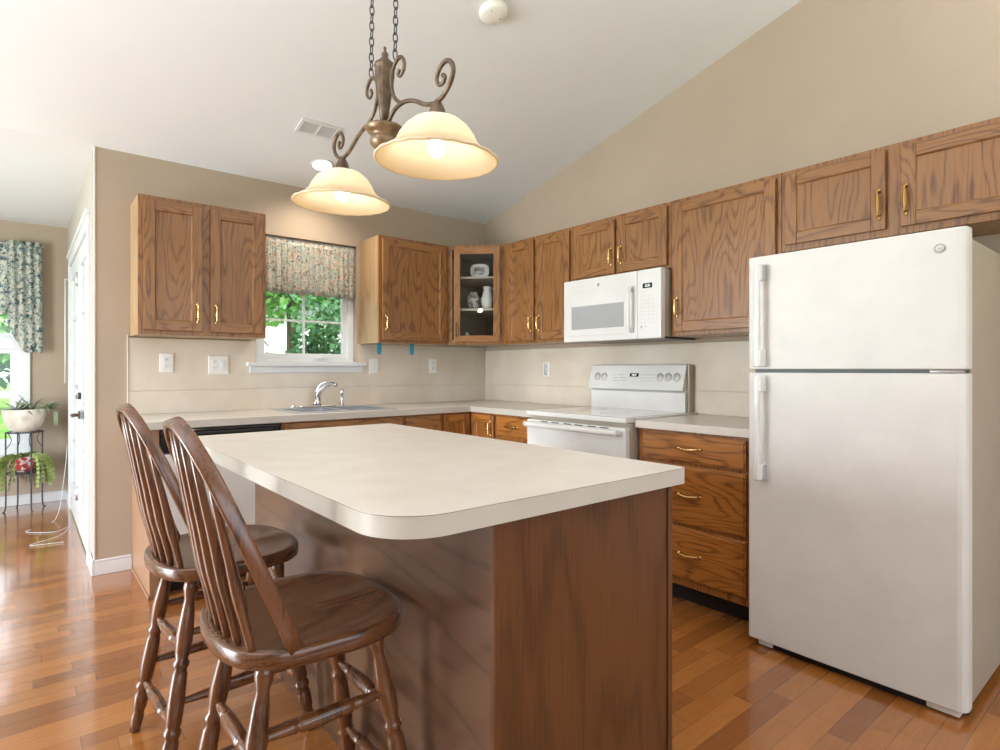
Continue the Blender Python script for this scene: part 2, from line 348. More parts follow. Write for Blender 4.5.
# ------------------------------------------------------------------ room shell
CZ, SL = 2.466, .2447
XL, YB, NY, NX = -6.2, -6.7, 2.52, -2.85      # left wall, rear wall, nook far wall, nook side wall
RID = -4.1; ZR = CZ - SL*RID; ZB = ZR - SL*(RID-YB)
b = MB(); b.box(XL, .12, YB, 0, -.1, 0); b.box(XL, NX, 0, NY, -.1, 0); struct(b.build('floor', 'floor'))
b = MB(); b.prism([(0, CZ), (RID, ZR), (YB, ZB), (YB, ZB+.12), (RID, ZR+.12), (0, CZ+.12)], XL, .0, axis='x'); struct(b.build('ceiling', 'ceil'))
b = MB(); b.box(XL, NX, 0, NY, CZ, CZ+.12); struct(b.build('ceiling', 'ceil'))
b = MB(); b.prism([(0, -.1), (YB, -.1), (YB, ZB+.12), (RID, ZR+.12), (0, CZ+.12)], 0, .12, axis='x'); struct(b.build('wall_right', 'wall'))
WX0, WX1, WZ0, WZ1 = -1.955, -1.225, 1.235, 2.106
b = MB(); b.box(NX, WX0, 0, .13, 0, CZ+.12); b.box(WX1, .12, 0, .13, 0, CZ+.12); b.box(WX0, WX1, 0, .13, 0, WZ0); b.box(WX0, WX1, 0, .13, WZ1, CZ+.12)
struct(b.build('wall_back', 'wall'))
DY0, DY1, DZ = .28, 2.02, 2.05
b = MB(); b.box(NX, NX+.13, .13, DY0, 0, CZ+.12); b.box(NX, NX+.13, DY1, NY, 0, CZ+.12); b.box(NX, NX+.13, DY0, DY1, DZ, CZ+.12)
struct(b.build('wall_nook_side', 'nookwall'))
NWX0, NWX1, NWZ0, NWZ1 = -4.55, -3.16, .50, 2.20
b = MB(); b.box(XL, NWX0, NY, NY+.13, 0, CZ+.12); b.box(NWX1, NX+.13, NY, NY+.13, 0, CZ+.12); b.box(NWX0, NWX1, NY, NY+.13, 0, NWZ0); b.box(NWX0, NWX1, NY, NY+.13, NWZ1, CZ+.12)
struct(b.build('wall_nook_far', 'wall'))
# left wall with patio door opening; nook and rear openings added for fill lights
b = MB()
for y0, y1, z0, z1 in ((YB, -5.4, 0, 3.6), (-5.4, -3.2, 0, 3.6), (-3.2, -1.75, 0, 3.6), (-1.75, -.05, 2.05, 3.4), (-.05, .4, 0, 2.6), (.4, 2.0, 2.25, 2.6), (2.0, NY, 0, 2.6)): b.box(XL-.13, XL, y0, y1, z0, z1)
struct(b.build('wall_left', 'wall'))
b = MB()
for x0, x1, z0, z1 in ((XL, -4.8, 0, ZB), (-.4, .12, 0, ZB), (-4.8, -.4, 0, .75), (-4.8, -.4, 2.65, ZB)): b.box(x0, x1, YB-.13, YB, z0, z1)
struct(b.build('wall_rear', 'wall'))

def baseboard(name, pts):
    b = MB(); (x0, y0), (x1, y1) = pts
    b.box(min(x0, x1), max(x0, x1), min(y0, y1), max(y0, y1), 0.001, .075, .002); 
    b.box(min(x0, x1), max(x0, x1), min(y0, y1), max(y0, y1), .075, .09, .006)
    struct(b.build(name, 'trim'))
baseboard('baseboard_back', ((NX, -.014), (-2.667, -.001)))
baseboard('baseboard_nook_side', ((NX-.014, -.014), (NX-.001, DY0-.075)))
baseboard('baseboard_nook_far', ((XL, NY-.014), (NX-.001, NY-.001)))
baseboard('baseboard_nook_side', ((NX-.014, DY1+.075), (NX-.001, NY-.015)))
baseboard('baseboard_right', ((-.014, YB), (-.001, -3.6)))
b = MB(); b.box(NX-.004, NX+.006, -.004, .006, .09, CZ-.001, .002); struct(b.build('trim_1', 'trim'))   # corner bead

# kitchen window
W = struct(thing('window_1', '', '', (0, 0, 0))); del W['label'], W['category']
b = MB()
for x0, x1, z0, z1 in ((WX0, WX1, WZ0, WZ0+.028), (WX0, WX1, WZ1-.03, WZ1), (WX0, WX0+.045, WZ0+.028, WZ1-.03), (WX1-.045, WX1, WZ0+.028, WZ1-.03)): b.box(x0, x1, .06, .128, z0, z1, .003)
b.build('window_frame', 'vinyl', W)
b = MB(); gx0, gx1, gz0, gz1 = WX0+.045, WX1-.045, WZ0+.028, WZ1-.03
for x0, x1, z0, z1 in ((gx0, gx1, gz0, gz0+.035), (gx0, gx1, gz1-.035, gz1), (gx0, gx0+.035, gz0+.035, gz1-.035), (gx1-.035, gx1, gz0+.035, gz1-.035)): b.box(x0, x1, .075, .115, z0, z1, .003)
b.build('sash', 'vinyl', W)
b = MB(); b.box(-1.603, -1.588, .088, .104, gz0+.035, gz1-.035); b.box(gx0+.035, gx1-.035, .0885, .1035, 1.525, 1.54); b.box(gx0+.035, gx1-.035, .0885, .1035, 1.78, 1.795); b.build('muntin', 'vinyl', W)
b = MB(); b.box(gx0+.03, gx1-.03, .094, .098, gz0+.03, gz1-.03); b.build('pane', 'glass', W)
b = MB(); b.box(-1.53, -1.40, .05, .075, gz0-.004, gz0+.012, .004); b.box(-1.50, -1.46, .03, .055, gz0+.002, gz0+.014, .003); b.build('window_crank', 'vinyl', W)
b = MB(); b.box(-2.02, -1.165, -.045, .0, 1.206, 1.230, .004); b.box(-2.0, -1.185, -.018, -.001, 1.16, 1.206, .003); b.box(WX0, WX1, -.001, .06, 1.2295, 1.2385)
b.build('window_sill', 'trim', W)
# valance
b = MB(); t = bmesh.new(); NXs, NZs = 150, 8; X0, X1 = -1.945, -1.232
rows = []
for j in range(NZs+1):
    row = []
    for i in range(NXs+1):
        u = i/NXs; v = j/NZs; x = X0+(X1-X0)*u
        amp = .004+.010*v
        y = .018+amp*math.sin(u*95+1.3*math.sin(u*21))+.003*math.sin(u*230)
        z = 2.075-v*(.365+.006*math.sin(u*47))
        if j == 0: z = 2.085+.004*math.sin(u*150)
        row.append(t.verts.new((x, y, z)))
    rows.append(row)
for j in range(NZs):
    for i in range(NXs): t.faces.new((rows[j][i], rows[j][i+1], rows[j+1][i+1], rows[j+1][i]))
b._add(t, 0, None, True); V = b.build('window_valance', 'valance'); V.modifiers.new('s', 'SOLIDIFY').thickness = .0015
tag(V, 'gathered floral valance hanging across the top of the window over the sink', 'curtain')
b = MB(); b.cyl((X0+.0, .018, 2.062), (X1-.002, .018, 2.062), .004); b.build('curtain_rod', 'vinyl', V)

# nook window (three stacked sashes)
W = struct(thing('window_2', '', '', (0, 0, 0))); del W['label'], W['category']
b = MB(); y0, y1 = NY-.02, NY+.05
for x0, x1, z0, z1 in ((NWX1-.05, NWX1+.045, NWZ0-.05, NWZ1+.05), (NWX0-.05, NWX0+.05, NWZ0-.05, NWZ1+.05), (NWX0+.05, NWX1-.05, NWZ1-.03, NWZ1+.05), (NWX0+.05, NWX1-.05, NWZ0-.05, NWZ0+.04), (NWX0+.05, NWX1-.05, 1.36, 1.46), (-3.88, -3.80, NWZ0+.04, 1.36), (-3.88, -3.80, 1.46, NWZ1-.03)): b.box(x0, x1, y0, y1, z0, z1, .003)
b.build('window_frame', 'vinyl', W)
b = MB()
for z0, z1 in ((NWZ0+.04, 1.36), (1.46, NWZ1-.03)):
    for x0, x1 in ((NWX0+.05, -3.88), (-3.80, NWX1-.05)):
        for a0, a1, c0, c1 in ((x0, x1, z0, z0+.04), (x0, x1, z1-.04, z1), (x0, x0+.04, z0+.04, z1-.04), (x1-.04, x1, z0+.04, z1-.04)): b.box(a0, a1, NY+.012, NY+.045, c0, c1, .003)
b.box(NWX0+.05, NWX1-.05, NY+.01, NY+.047, .93, 1.0, .003)
b.build('sash', 'vinyl', W)
b = MB(); b.box(NWX0+.06, NWX1-.06, NY+.026, NY+.03, NWZ0+.05, NWZ1-.04); b.build('pane', 'glass', W)
b = MB(); b.box(NWX0-.09, NWX1+.07, NY-.05, NY-.0005, NWZ0-.07, NWZ0-.05, .003); b.build('window_sill', 'trim', W)

# nook french door (open to view edge on)
D = struct(thing('door_1', '', '', (0, 0, 0))); del D['label'], D['category']
b = MB(); xf = NX-.018
for y0, y1, z0, z1 in ((DY0-.07, DY0+.002, .0, DZ+.07), (DY1-.002, DY1+.07, 0, DZ+.07), (DY0+.002, DY1-.002, DZ-.002, DZ+.07)): b.box(xf, NX+.12, y0, y1, z0, z1, .004)
b.box(NX-.03, NX+.12, DY0-.085, DY1+.085, DZ+.071, DZ+.1, .006); b.build('door_frame', 'trim', D)
for y0, y1 in ((DY0+.004, (DY0+DY1)/2-.003), ((DY0+DY1)/2+.003, DY1-.004)):
    b = MB()
    for a0, a1, c0, c1 in ((y0, y0+.11, .015, DZ-.006), (y1-.11, y1, .015, DZ-.006), (y0+.11, y1-.11, .015, .26), (y0+.11, y1-.11, DZ-.13, DZ-.006)): b.box(NX-.004, NX+.04, a0, a1, c0, c1, .003)
    for k in range(1, 5): z = .26+k*(DZ-.39)/5; b.box(NX+.004, NX+.03, y0+.11, y1-.11, z-.01, z+.01)
    ym = (y0+y1)/2; b.box(NX+.003, NX+.031, ym-.01, ym+.01, .26, DZ-.13)
    leaf = b.build('door_leaf', 'trim', D)
    b = MB(); b.box(NX+.014, NX+.018, y0+.105, y1-.105, .255, DZ-.125); b.build('pane', 'glass', leaf)
b = MB()
for z in (.28, 1.02, 1.84): b.cyl((NX-.012, 1.17, z-.05), (NX-.012, 1.17, z+.05), .008); b.box(NX-.008, NX-.003, 1.155, 1.2, z-.045, z+.045)
b.build('hinge', 'steel', D)
b = MB(); b.cyl((NX-.003, 1.03, .86), (NX-.05, 1.03, .86), .012); b.cyl((NX-.003, 1.03, .86), (NX-.012, 1.03, .86), .03); b.cyl((NX-.05, 1.04, .86), (NX-.05, .92, .86), .009); b.build('door_handle', 'bronze', D)
b = MB(); b.cyl((NX-.003, .92, 1.0), (NX-.02, .92, 1.0), .024); b.build('deadbolt', 'dark', D)
b = MB(); b.cyl((NX-.028, 2.30, 1.06), (NX-.028, 2.30, 1.98), .006); b.cyl((NX-.001, 2.30, 1.97), (NX-.028, 2.30, 1.97), .005)
tag(b.build('blind_wand', 'vinyl'), 'thin white vertical wand hanging on the wall beyond the french door', 'wand')
b = MB(); pts = [(NX-.03, 1.95, .55), (NX-.06, 1.8, .3), (NX-.12, 1.65, .012), (NX-.3, 1.4, .006), (NX-.14, 1.25, .006), (NX-.05, 1.35, .006), (NX-.12, 1.1, .006), (NX-.28, .95, .006), (NX-.1, .9, .006)]
b.tube(pts, .0018, 6); tag(b.build('loose_cord', 'vinyl'), 'loose white cord trailing onto the floor by the french door', 'cord')
# swag curtain in nook
b = MB()
def sheet(fn, nu, nv, mi=0):
    t = bmesh.new(); g = [[t.verts.new(fn(i/nu, j/nv)) for i in range(nu+1)] for j in range(nv+1)]
    for j in range(nv):
        for i in range(nu): t.faces.new((g[j][i], g[j][i+1], g[j+1][i+1], g[j+1][i]))
    b._add(t, mi, None, True)
def swag(u, v):
    x = -4.66+1.60*u; drop = .30+.30*(.5-.5*math.cos(u*2*math.pi*1.0+math.pi)) if False else .44+.18*math.sin(u*math.pi*2.0*1.5)
    return (x, NY-.06+.012*math.sin(u*120+v*3), 2.27-v*drop)
sheet(swag, 120, 10)
V = b.build('window_curtain', 'swag'); tag(V, 'blue and green floral swag curtain over the breakfast nook window', 'curtain'); V.modifiers.new('s', 'SOLIDIFY').thickness = .002
b = MB()
def jab(u, v):
    x = -3.275+.235*u; L = .72+.24*min(1, u*2.2)**.8
    return (x+.012*v, NY-.088+.012*math.sin(u*26), 2.29-v*L)
sheet(jab, 40, 12); J = b.build('curtain_jabot', 'swag', V); J.modifiers.new('s', 'SOLIDIFY').thickness = .002
b = MB(); b.cyl((-4.68, NY-.06, 2.262), (-3.02, NY-.06, 2.262), .006); b.build('curtain_rod', 'vinyl', V)

# ------------------------------------------------------------------ cabinets
def handle(parent, c, vertical=True, L=.105, m='brass', out=-1):
    """pull with waisted grip; c = centre on the face, projects to -Y"""
    b = MB(); x, y, z = c; h = L/2; pr = .026
    if vertical:
        for s in (-1, 1):
            b.turned((x, y, z+s*(h-.012)), (x, y-pr, z+s*(h-.012)), [(0, .006), (.3, .0035), (1, .0045)], 10)
            b.sphere((x, y-.003, z+s*(h-.002)), .0065, (1, .6, 1.5), n=10)
        b.turned((x, y-pr, z-h+.006), (x, y-pr, z+h-.006), [(0, .003), (.06, .0052), (.12, .0035), (.3, .0065), (.5, .0075), (.7, .0065), (.88, .0035), (.94, .0052), (1, .003)], 12)
    else:
        for s in (-1, 1):
            b.turned((x+s*(h-.012), y, z), (x+s*(h-.012), y-pr, z), [(0, .006), (.3, .0035), (1, .0045)], 10)
            b.sphere((x+s*(h-.002), y-.003, z), .0065, (1.5, .6, 1), n=10)
        b.tube([(x-h+.004, y-pr+.004, z+.003), (x-h*.5, y-pr, z-.001), (x, y-pr-.003, z-.004), (x+h*.5, y-pr, z-.001), (x+h-.004, y-pr+.004, z+.003)], [.004, .006, .0065, .006, .004], 10)
    return b.build('handle', m, parent)
def door_mesh(x0, x1, z0, z1, y, fw=.055, t=.019, glass=False):
    """frame and recessed panel facing -Y; slot0 vertical grain, slot1 horizontal grain"""
    b = MB()
    b.box(x0, x0+fw, y-t, y, z0, z1, .0025); b.box(x1-fw, x1, y-t, y, z0, z1, .0025)
    b.box(x0+fw, x1-fw, y-t+.0005, y, z0+.0003, z0+fw, .0025, mi=1); b.box(x0+fw, x1-fw, y-t+.0005, y, z1-fw, z1-.0003, .0025, mi=1)
    if not glass:
        # sloping inner moulding and panel
        a0, a1, c0, c1 = x0+fw-.002, x1-fw+.002, z0+fw-.002, z1-fw+.002; m_ = .008
        yo, yi = y-t+.004, y-t+.010
        b.quad((a0, yo, c0), (a1, yo, c0), (a1-m_, yi, c0+m_), (a0+m_, yi, c0+m_), 1); b.quad((a1, yo, c1), (a0, yo, c1), (a0+m_, yi, c1-m_), (a1-m_, yi, c1-m_), 1)
        b.quad((a0, yo, c1), (a0, yo, c0), (a0+m_, yi, c0+m_), (a0+m_, yi, c1-m_), 0); b.quad((a1, yo, c0), (a1, yo, c1), (a1-m_, yi, c1-m_), (a1-m_, yi, c0+m_), 0)
        b.box(a0+m_, a1-m_, yi, y-.001, c0+m_, c1-m_, 0)
    return b
def cabinet(label, loc, rz, W_, H, D_, doors, drawers=(), toe=False, bt=None, name='wall_cabinet', cat='cabinet', group=None, mv='oak_v', mh='oak_h', hm='brass', side='veneer'):
    T = thing(name, label, cat, loc, rz, group)
    z0 = .10 if toe else 0
    b = MB(); b.box(.001, W_-.001, -D_+.019, -.001, z0, bt or H, .001)
    b.build('body', side, T)
    b = MB(); b.box(0.0005, W_-.0005, -D_, -D_+.0188, z0, H, .0015); b.build('face_frame', mv, T)
    if toe: b = MB(); b.box(.002, W_-.002, -D_+.075, -.01, 0.001, z0-.001); b.build('toe_kick', 'toe', T)
    for d in doors:
        x0, x1, a, c, hx, hz = d[:6]
        dm = door_mesh(x0, x1, a, c, -D_-.001).build('door', [mv, mh], T)
        if hx is not None: handle(dm, (hx, -D_-.02, hz), True, L=.125 if hm == 'oldbrass' else .105, m=hm)
    for x0, x1, a, c in drawers:
        b = MB(); b.box(x0, x1, -D_-.014, -D_-.001, a, c, .003); b.box(x0+.008, x1-.008, -D_-.019, -D_-.010, a+.008, c-.008, .0035)
        dm = b.build('drawer_front', 'oak_low' if mh == 'oak_low' else mh, T); handle(dm, ((x0+x1)/2, -D_-.019, (a+c)/2+.004), False, L=.12, m=hm)
    return T
UB, UT = 1.375, 2.145; UH = UT-UB; RW = -math.pi/2; g = None
# back wall uppers (local x = world x - loc.x)
cabinet('double-door oak wall cabinet on the back wall, left of the sink window', (-2.675, 0, UB+.006), 0, .688, UH+.008, .305,
        [(.026, .322, .024, UH-.018, .294, .13), (.366, .664, .024, UH-.018, .394, .13)])
cabinet('single-door oak wall cabinet between the sink window and the glass-fronted corner cabinet', (-1.205, 0, UB), 0, .594, UH, .305,
        [(.024, .568, .022, UH-.022, .046, .145)])
# right wall uppers: local x = y_start - world y
cabinet('tall double-door oak wall cabinet between the glass corner cabinet and the microwave', (0, -.611, UB), RW, .738, UH, .305,
        [(.068, .362, .022, UH-.022, .340, .14), (.402, .716, .022, UH-.022, .424, .14)])
cabinet('short double-door oak wall cabinet directly above the microwave', (0, -1.350, 1.765), RW, .763, UT-1.765, .305,
        [(.018, .364, .018, UT-1.765-.022, .342, .125), (.396, .745, .018, UT-1.765-.022, .418, .125)])
cabinet('tall single-door oak wall cabinet between the microwave and the refrigerator', (0, -2.114, UB), RW, .625, UH, .305,
        [(.026, .602, .022, UH-.022, .052, .16)])
cabinet('wide short oak wall cabinet above the refrigerator, with antique brass pulls', (0, -2.740, 1.755), RW, .94, UT-1.755, .305,
        [(.022, .446, .03, UT-1.755-.022, .424, .14), (.50, .918, .03, UT-1.755-.022, .522, .14)], hm='oldbrass')
# corner cabinet with glass door
OC = Vector((-.4575, -.4575)); th = -math.pi/4; HW = .2155
T = thing('corner_cabinet', 'diagonal corner oak wall cabinet with glass door and display shelves', 'cabinet', (OC.x, OC.y, UB), th)
def loc2(x, y):
    d = Vector((x, y))-OC; return (d.x*math.cos(-th)-d.y*math.sin(-th), d.x*math.sin(-th)+d.y*math.cos(-th))
poly = [loc2(*p) for p in ((-.608, -.303), (-.608, -.002), (-.002, -.002), (-.002, -.608), (-.303, -.608))]
inn = [loc2(*p) for p in ((-.594, -.29), (-.594, -.014), (-.014, -.014), (-.014, -.594), (-.29, -.594))]
b = MB(); b.prism(poly, 0, .018); b.prism(poly, UH-.018, UH)
for i in range(4):
    b.prism([poly[i], poly[i+1], inn[i+1], inn[i]], .018, UH-.018)
b.build('body', mat('cabinet_interior', srgb(150, 142, 130), .6), T)
b = MB()
for z in (.27, .52): b.prism([(a*.985, c*.985+.02) for a, c in inn], z, z+.014)
b.build('shelf', mat('white_shelf', srgb(224, 214, 196), .5), T)
b = MB()
for x0, x1, z0, z1 in ((-HW+.001, -HW+.035, 0, UH), (HW-.035, HW-.001, 0, UH), (-HW+.035, HW-.035, 0, .035), (-HW+.035, HW-.035, UH-.035, UH)): b.box(x0, x1, -.0, .018, z0, z1, .001)
b.build('face_frame', 'oak_v', T)
dm = door_mesh(-HW+.05, HW-.022, .02, UH-.02, -.001, fw=.05, glass=True).build('door', ['oak_v', 'oak_h'], T)
b = MB(); b.box(-HW+.095, HW-.067, -.012, -.009, .065, UH-.065); b.build('pane', 'cabglass', dm)
handle(dm, (-HW+.07, -.02, .115), True, L=.10, m='bronze')
def cw(x, y, z): # local in corner cabinet frame -> world
    return (OC.x+x*math.cos(th)-y*math.sin(th), OC.y+x*math.sin(th)+y*math.cos(th), UB+z)
# items inside
b = MB()
oct_ = [(math.copysign(abs(math.cos(a))**.65, math.cos(a))*.075, math.copysign(abs(math.sin(a))**.65, math.sin(a))*.055) for a in [2*math.pi*k/32 for k in range(32)]]
b.prism(oct_, 0, .008, axis='y', bev=.002); b.prism([(x*.6, z*.6) for x, z in oct_], -.002, .0, axis='y', mi=1)
o = b.build('serving_plate', ['plate', 'dishpat'], loc=cw(.018, .12, .534+.058), rz=th); tag(o, 'white octagonal plate with dark centre standing on the top shelf of the glass cabinet', 'plate')
b = MB(); b.lathe([(.0, 0), (.035, 0), (.045, .03), (.05, .07), (.036, .12), (.03, .15), (.036, .17), (.032, .17), (.027, .15), (.032, .12), (.045, .07), (.0, .008)], 24)
b.tube([(.034, 0, .155), (.07, 0, .15), (.082, 0, .1), (.048, 0, .055)], .006, 8)
tag(b.build('pitcher', 'plate', loc=cw(.088, .06, .2845), rz=th), 'white china pitcher on the middle shelf of the glass cabinet', 'pitcher')
b = MB(); b.lathe([(.0, 0), (.03, 0), (.04, .02), (.055, .06), (.052, .1), (.03, .125), (.035, .14), (.0, .14)], 24)
tag(b.build('ginger_jar', 'dishpat', loc=cw(-.03, .15, .2845), rz=th), 'mottled dark ceramic jar beside the pitcher in the glass cabinet', 'jar')
b = MB(); b.prism([(-.022, 0), (.028, 0), (.012, .07), (-.01, .085)], 0, .012, axis='y', bev=.002)
tag(b.build('napkin_holder', 'plate', loc=cw(-.07, .05, .0185), rz=th), 'small white upright card on the floor of the glass cabinet', 'card')

# base cabinets on the back wall
BH = .874
b = MB(); b.box(-2.665, -2.62, -.61, -.001, .0, BH, .002); b.box(-2.672, -2.6655, -.615, -.016, .001, .02, .002, mi=0)
tag(b.build('end_panel', wood('end_panel_veneer', srgb(164, 126, 98), srgb(142, 104, 80), 'Z', ring=3, fine=.25)), 'tan veneer end panel closing the left end of the back cabinets', 'panel')
# dishwasher
T = thing('dishwasher', 'built-in dishwasher with black control strip, left of the sink base', 'dishwasher', (-2.618, 0, 0))
b = MB(); b.box(.0, .618, -.57, -.02, .1, .868, .003); b.build('body', 'grey', T)
b = MB(); b.box(.004, .614, -.612, -.571, .11, .742, .008); dr = b.build('door', 'white', T)
b = MB(); b.box(.004, .614, -.622, -.571, .748, .866, .006); cp = b.build('control_panel', 'black', T)
b = MB(); b.box(.05, .568, -.632, -.6225, .835, .85, .004); b.build('handle', 'dark', cp)
b = MB(); b.cyl((.16, -.612, .715), (.16, -.622, .715), .010); b.build('latch_knob', 'dark', dr)
b = MB(); b.box(.004, .614, -.54, -.5, .002, .1); b.build('toe_kick', 'toe', T)
cabinet('oak sink base cabinet with false drawer panel under the sink', (-1.998, 0, 0), 0, .822, BH, .61, [(.02, .40, .13, .70, .375, .62), (.42, .80, .13, .70, .445, .62)], toe=True, bt=.70, name='base_cabinet', mv='oak_v', mh='oak_h')
o = bpy.data.objects
sb = [c for c in COL.objects if c.name.startswith('base_cabinet')][-1]
b = MB(); b.box(.02, .80, -.624, -.611, .725, .862, .003); b.box(.03, .79, -.629, -.622, .735, .852, .003); b.build('false_drawer_front', 'oak_h', sb)
T = cabinet('oak base cabinet with drawer, right of the sink base on the back wall', (-1.175, 0, 0), 0, .298, BH, .61, [(.01, .288, .13, .70, .265, .62)], toe=True, name='base_cabinet')
b = MB(); b.box(.008, .290, -.624, -.611, .725, .862, .003); b.box(.018, .280, -.629, -.622, .735, .852, .003); b.build('drawer_front', 'oak_h', T)
# corner base (L): doors at right angles
T = thing('corner_base_cabinet', 'oak corner base cabinet with two doors meeting at the inside corner', 'cabinet', (0, 0, 0))
b = MB(); b.prism([(-.876, -.001), (-.876, -.59), (-.59, -.59), (-.59, -.908), (-.001, -.908), (-.001, -.001)], .1, BH); b.build('body', 'veneer', T)
b = MB(); b.box(-.8755, -.61, -.61, -.591, .1, BH, .001); b.box(-.61, -.591, -.9075, -.61, .1, BH, .001); b.build('face_frame', 'oak_low_v', T)
b = MB(); b.prism([(-.874, -.01), (-.874, -.535), (-.535, -.535), (-.535, -.906), (-.01, -.906), (-.01, -.01)], .002, .099); b.build('toe_kick', 'toe', T)
door_mesh(-.862, -.636, .13, .86, -.611, fw=.05).build('door', ['oak_low_v', 'oak_low'], T)
dm = door_mesh(.636, .892, .13, .86, -.611, fw=.05).build('door', ['oak_low_v', 'oak_low'], T, rz=RW); handle(dm, (.866, -.63, .77), True, L=.1)
# narrow drawer base left of range
cabinet('narrow oak base cabinet with top drawer, just left of the range', (0, -.910, 0), RW, .402, BH, .61, [(.014, .345, .13, .70, .32, .62)], [(.014, .345, .728, .86)], toe=True, name='base_cabinet', mv='oak_low_v', mh='oak_low')
# drawer base right of range
cabinet('three-drawer oak base cabinet between the range and the refrigerator', (0, -2.122, 0), RW, .625, BH, .61, [], [(.03, .603, .722, .858), (.03, .603, .415, .705), (.03, .603, .14, .396)], toe=True, name='base_cabinet', mv='oak_low_v', mh='oak_low')

# countertops
b = MB(); SX0, SX1, SY0, SY1 = -1.86, -1.21, -.52, -.075
CTZ = .914
for x0, x1, y0, y1 in ((-2.69, SX0, -.635, -.001), (SX0, SX1, -.635, SY0), (SX0, SX1, SY1, -.001), (SX1, -.635, -.635, -.001)): b.box(x0, x1, y0, y1, .875, CTZ)
b.prism([(-.635, -.001), (-.635, -.635), (-.635, -1.313), (-.001, -1.313), (-.001, -.001)], .875, CTZ)
for f in b.bm.faces:
    f.normal_update()
    if abs(f.normal.z) < .5: f.material_index = 1
ct = b.build('countertop', 'lam'); ct.data.materials.append(M['edge']); tag(ct, 'cream laminate countertop running along the back wall and round the corner to the range', 'countertop')
for n_ in ('weld',):
    w_ = ct.modifiers.new('weld', 'WELD'); w_.merge_threshold = .0005
b = MB(); b.box(-.635, -.001, -2.768, -2.114, .875, CTZ, .002); tag(b.build('countertop', 'lam'), 'short cream laminate countertop between the range and the refrigerator', 'countertop')
# backsplash
b = MB()
b.box(-2.685, -.011, -.010, -.0005, CTZ+.001, 1.055, .001)
b.box(-2.685, WX0-.004, -.008, -.0005, 1.056, UB-.001, .001); b.box(WX1+.004, -.011, -.008, -.0005, 1.056, UB-.001, .001); b.box(WX0-.004, WX1+.004, -.008, -.0005, 1.056, 1.159, .001)
b.box(-2.69, -2.6855, -.012, -.0005, CTZ+.001, UB+.012, .001, mi=1)
tag(b.build('backsplash', ['splash', 'lam']), 'marbled beige laminate backsplash behind the sink on the back wall', 'backsplash')
b = MB(); b.box(-.010, -.0005, -2.768, -.0005, CTZ+.001, 1.055, .001); b.box(-.008, -.0005, -2.768, -.0005, 1.056, UB-.03, .001)
tag(b.build('backsplash', 'splash'), 'marbled beige laminate backsplash behind the range on the right wall', 'backsplash')

# sink, faucet, sprayer
T = thing('kitchen_sink', 'double-bowl stainless steel sink set in the back countertop', 'sink', (SX0, SY0, CTZ))
Wd, Dp = SX1-SX0, SY1-SY0
b = MB(); rim = .02
for x0, x1, y0, y1 in ((-rim, Wd+rim, -rim, .02), (-rim, Wd+rim, Dp-.065, Dp+rim), (-rim, .025, .02, Dp-.065), (Wd-.025, Wd+rim, .02, Dp-.065), (Wd/2-.015, Wd/2+.015, .02, Dp-.065)): b.box(x0, x1, y0, y1, .0008, .006, .002)
b.build('rim', 'steel', T)
for x0, x1 in ((.025, Wd/2-.015), (Wd/2+.015, Wd-.025)):
    b = MB(); t = bmesh.new(); bmesh.ops.create_cube(t, size=1)
    for v in t.verts: v.co = Vector(((x0+x1)/2+v.co.x*(x1-x0), (.02+Dp-.065)/2+v.co.y*(Dp-.085), -.085+v.co.z*.17))
    bmesh.ops.delete(t, geom=[f for f in t.faces if f.normal.z > .9], context='FACES'); b._add(t)
    bo = b.build('bowl', 'steel', T); bo.modifiers.new('s', 'SOLIDIFY').thickness = .002
    b = MB(); b.lathe([(.0, 0), (.04, 0), (.045, .003), (0, .003)], 20, mtx=Matrix.Translation(((x0+x1)/2, Dp*.5, -.168))); b.build('drain', 'chrome', bo)
T = thing('faucet', 'chrome single-lever kitchen faucet behind the sink', 'faucet', (-1.575, -.105, CTZ+.0065))
b = MB(); b.box(-.13, .13, -.028, .028, 0, .012, .006, seg=3); b.build('base_plate', 'chrome', T)
b = MB(); b.lathe([(.0, .012), (.028, .012), (.026, .03), (.022, .08), (.0, .085)], 20); b.tube([(0, 0, .07), (.01, -.02, .11), (.035, -.07, .15), (.055, -.12, .165), (.07, -.16, .155)], [.019, .018, .015, .014, .013], 12)
b.build('spout', 'chrome', T)
b = MB(); b.tube([(0, .0, .085), (.003, .0, .12), (.018, -.02, .158), (.05, -.055, .178)], [.013, .011, .008, .007], 10); b.build('lever', 'chrome', T)
b = MB(); b.lathe([(0, 0), (.02, 0), (.018, .01), (.011, .02), (.010, .07), (.014, .09), (.015, .115), (.008, .125), (0, .125)], 18)
tag(b.build('sink_sprayer', 'chrome', loc=(-1.39, -.10, CTZ+.0065)), 'slim chrome side sprayer right of the faucet', 'sprayer')
b = MB(); b.lathe([(0, 0), (.022, 0), (.02, .012), (.01, .02), (0, .022)], 18)
tag(b.build('sink_hole_cover', 'chrome', loc=(-1.745, -.10, CTZ+.0065)), 'small low round cap left of the faucet', 'cap')

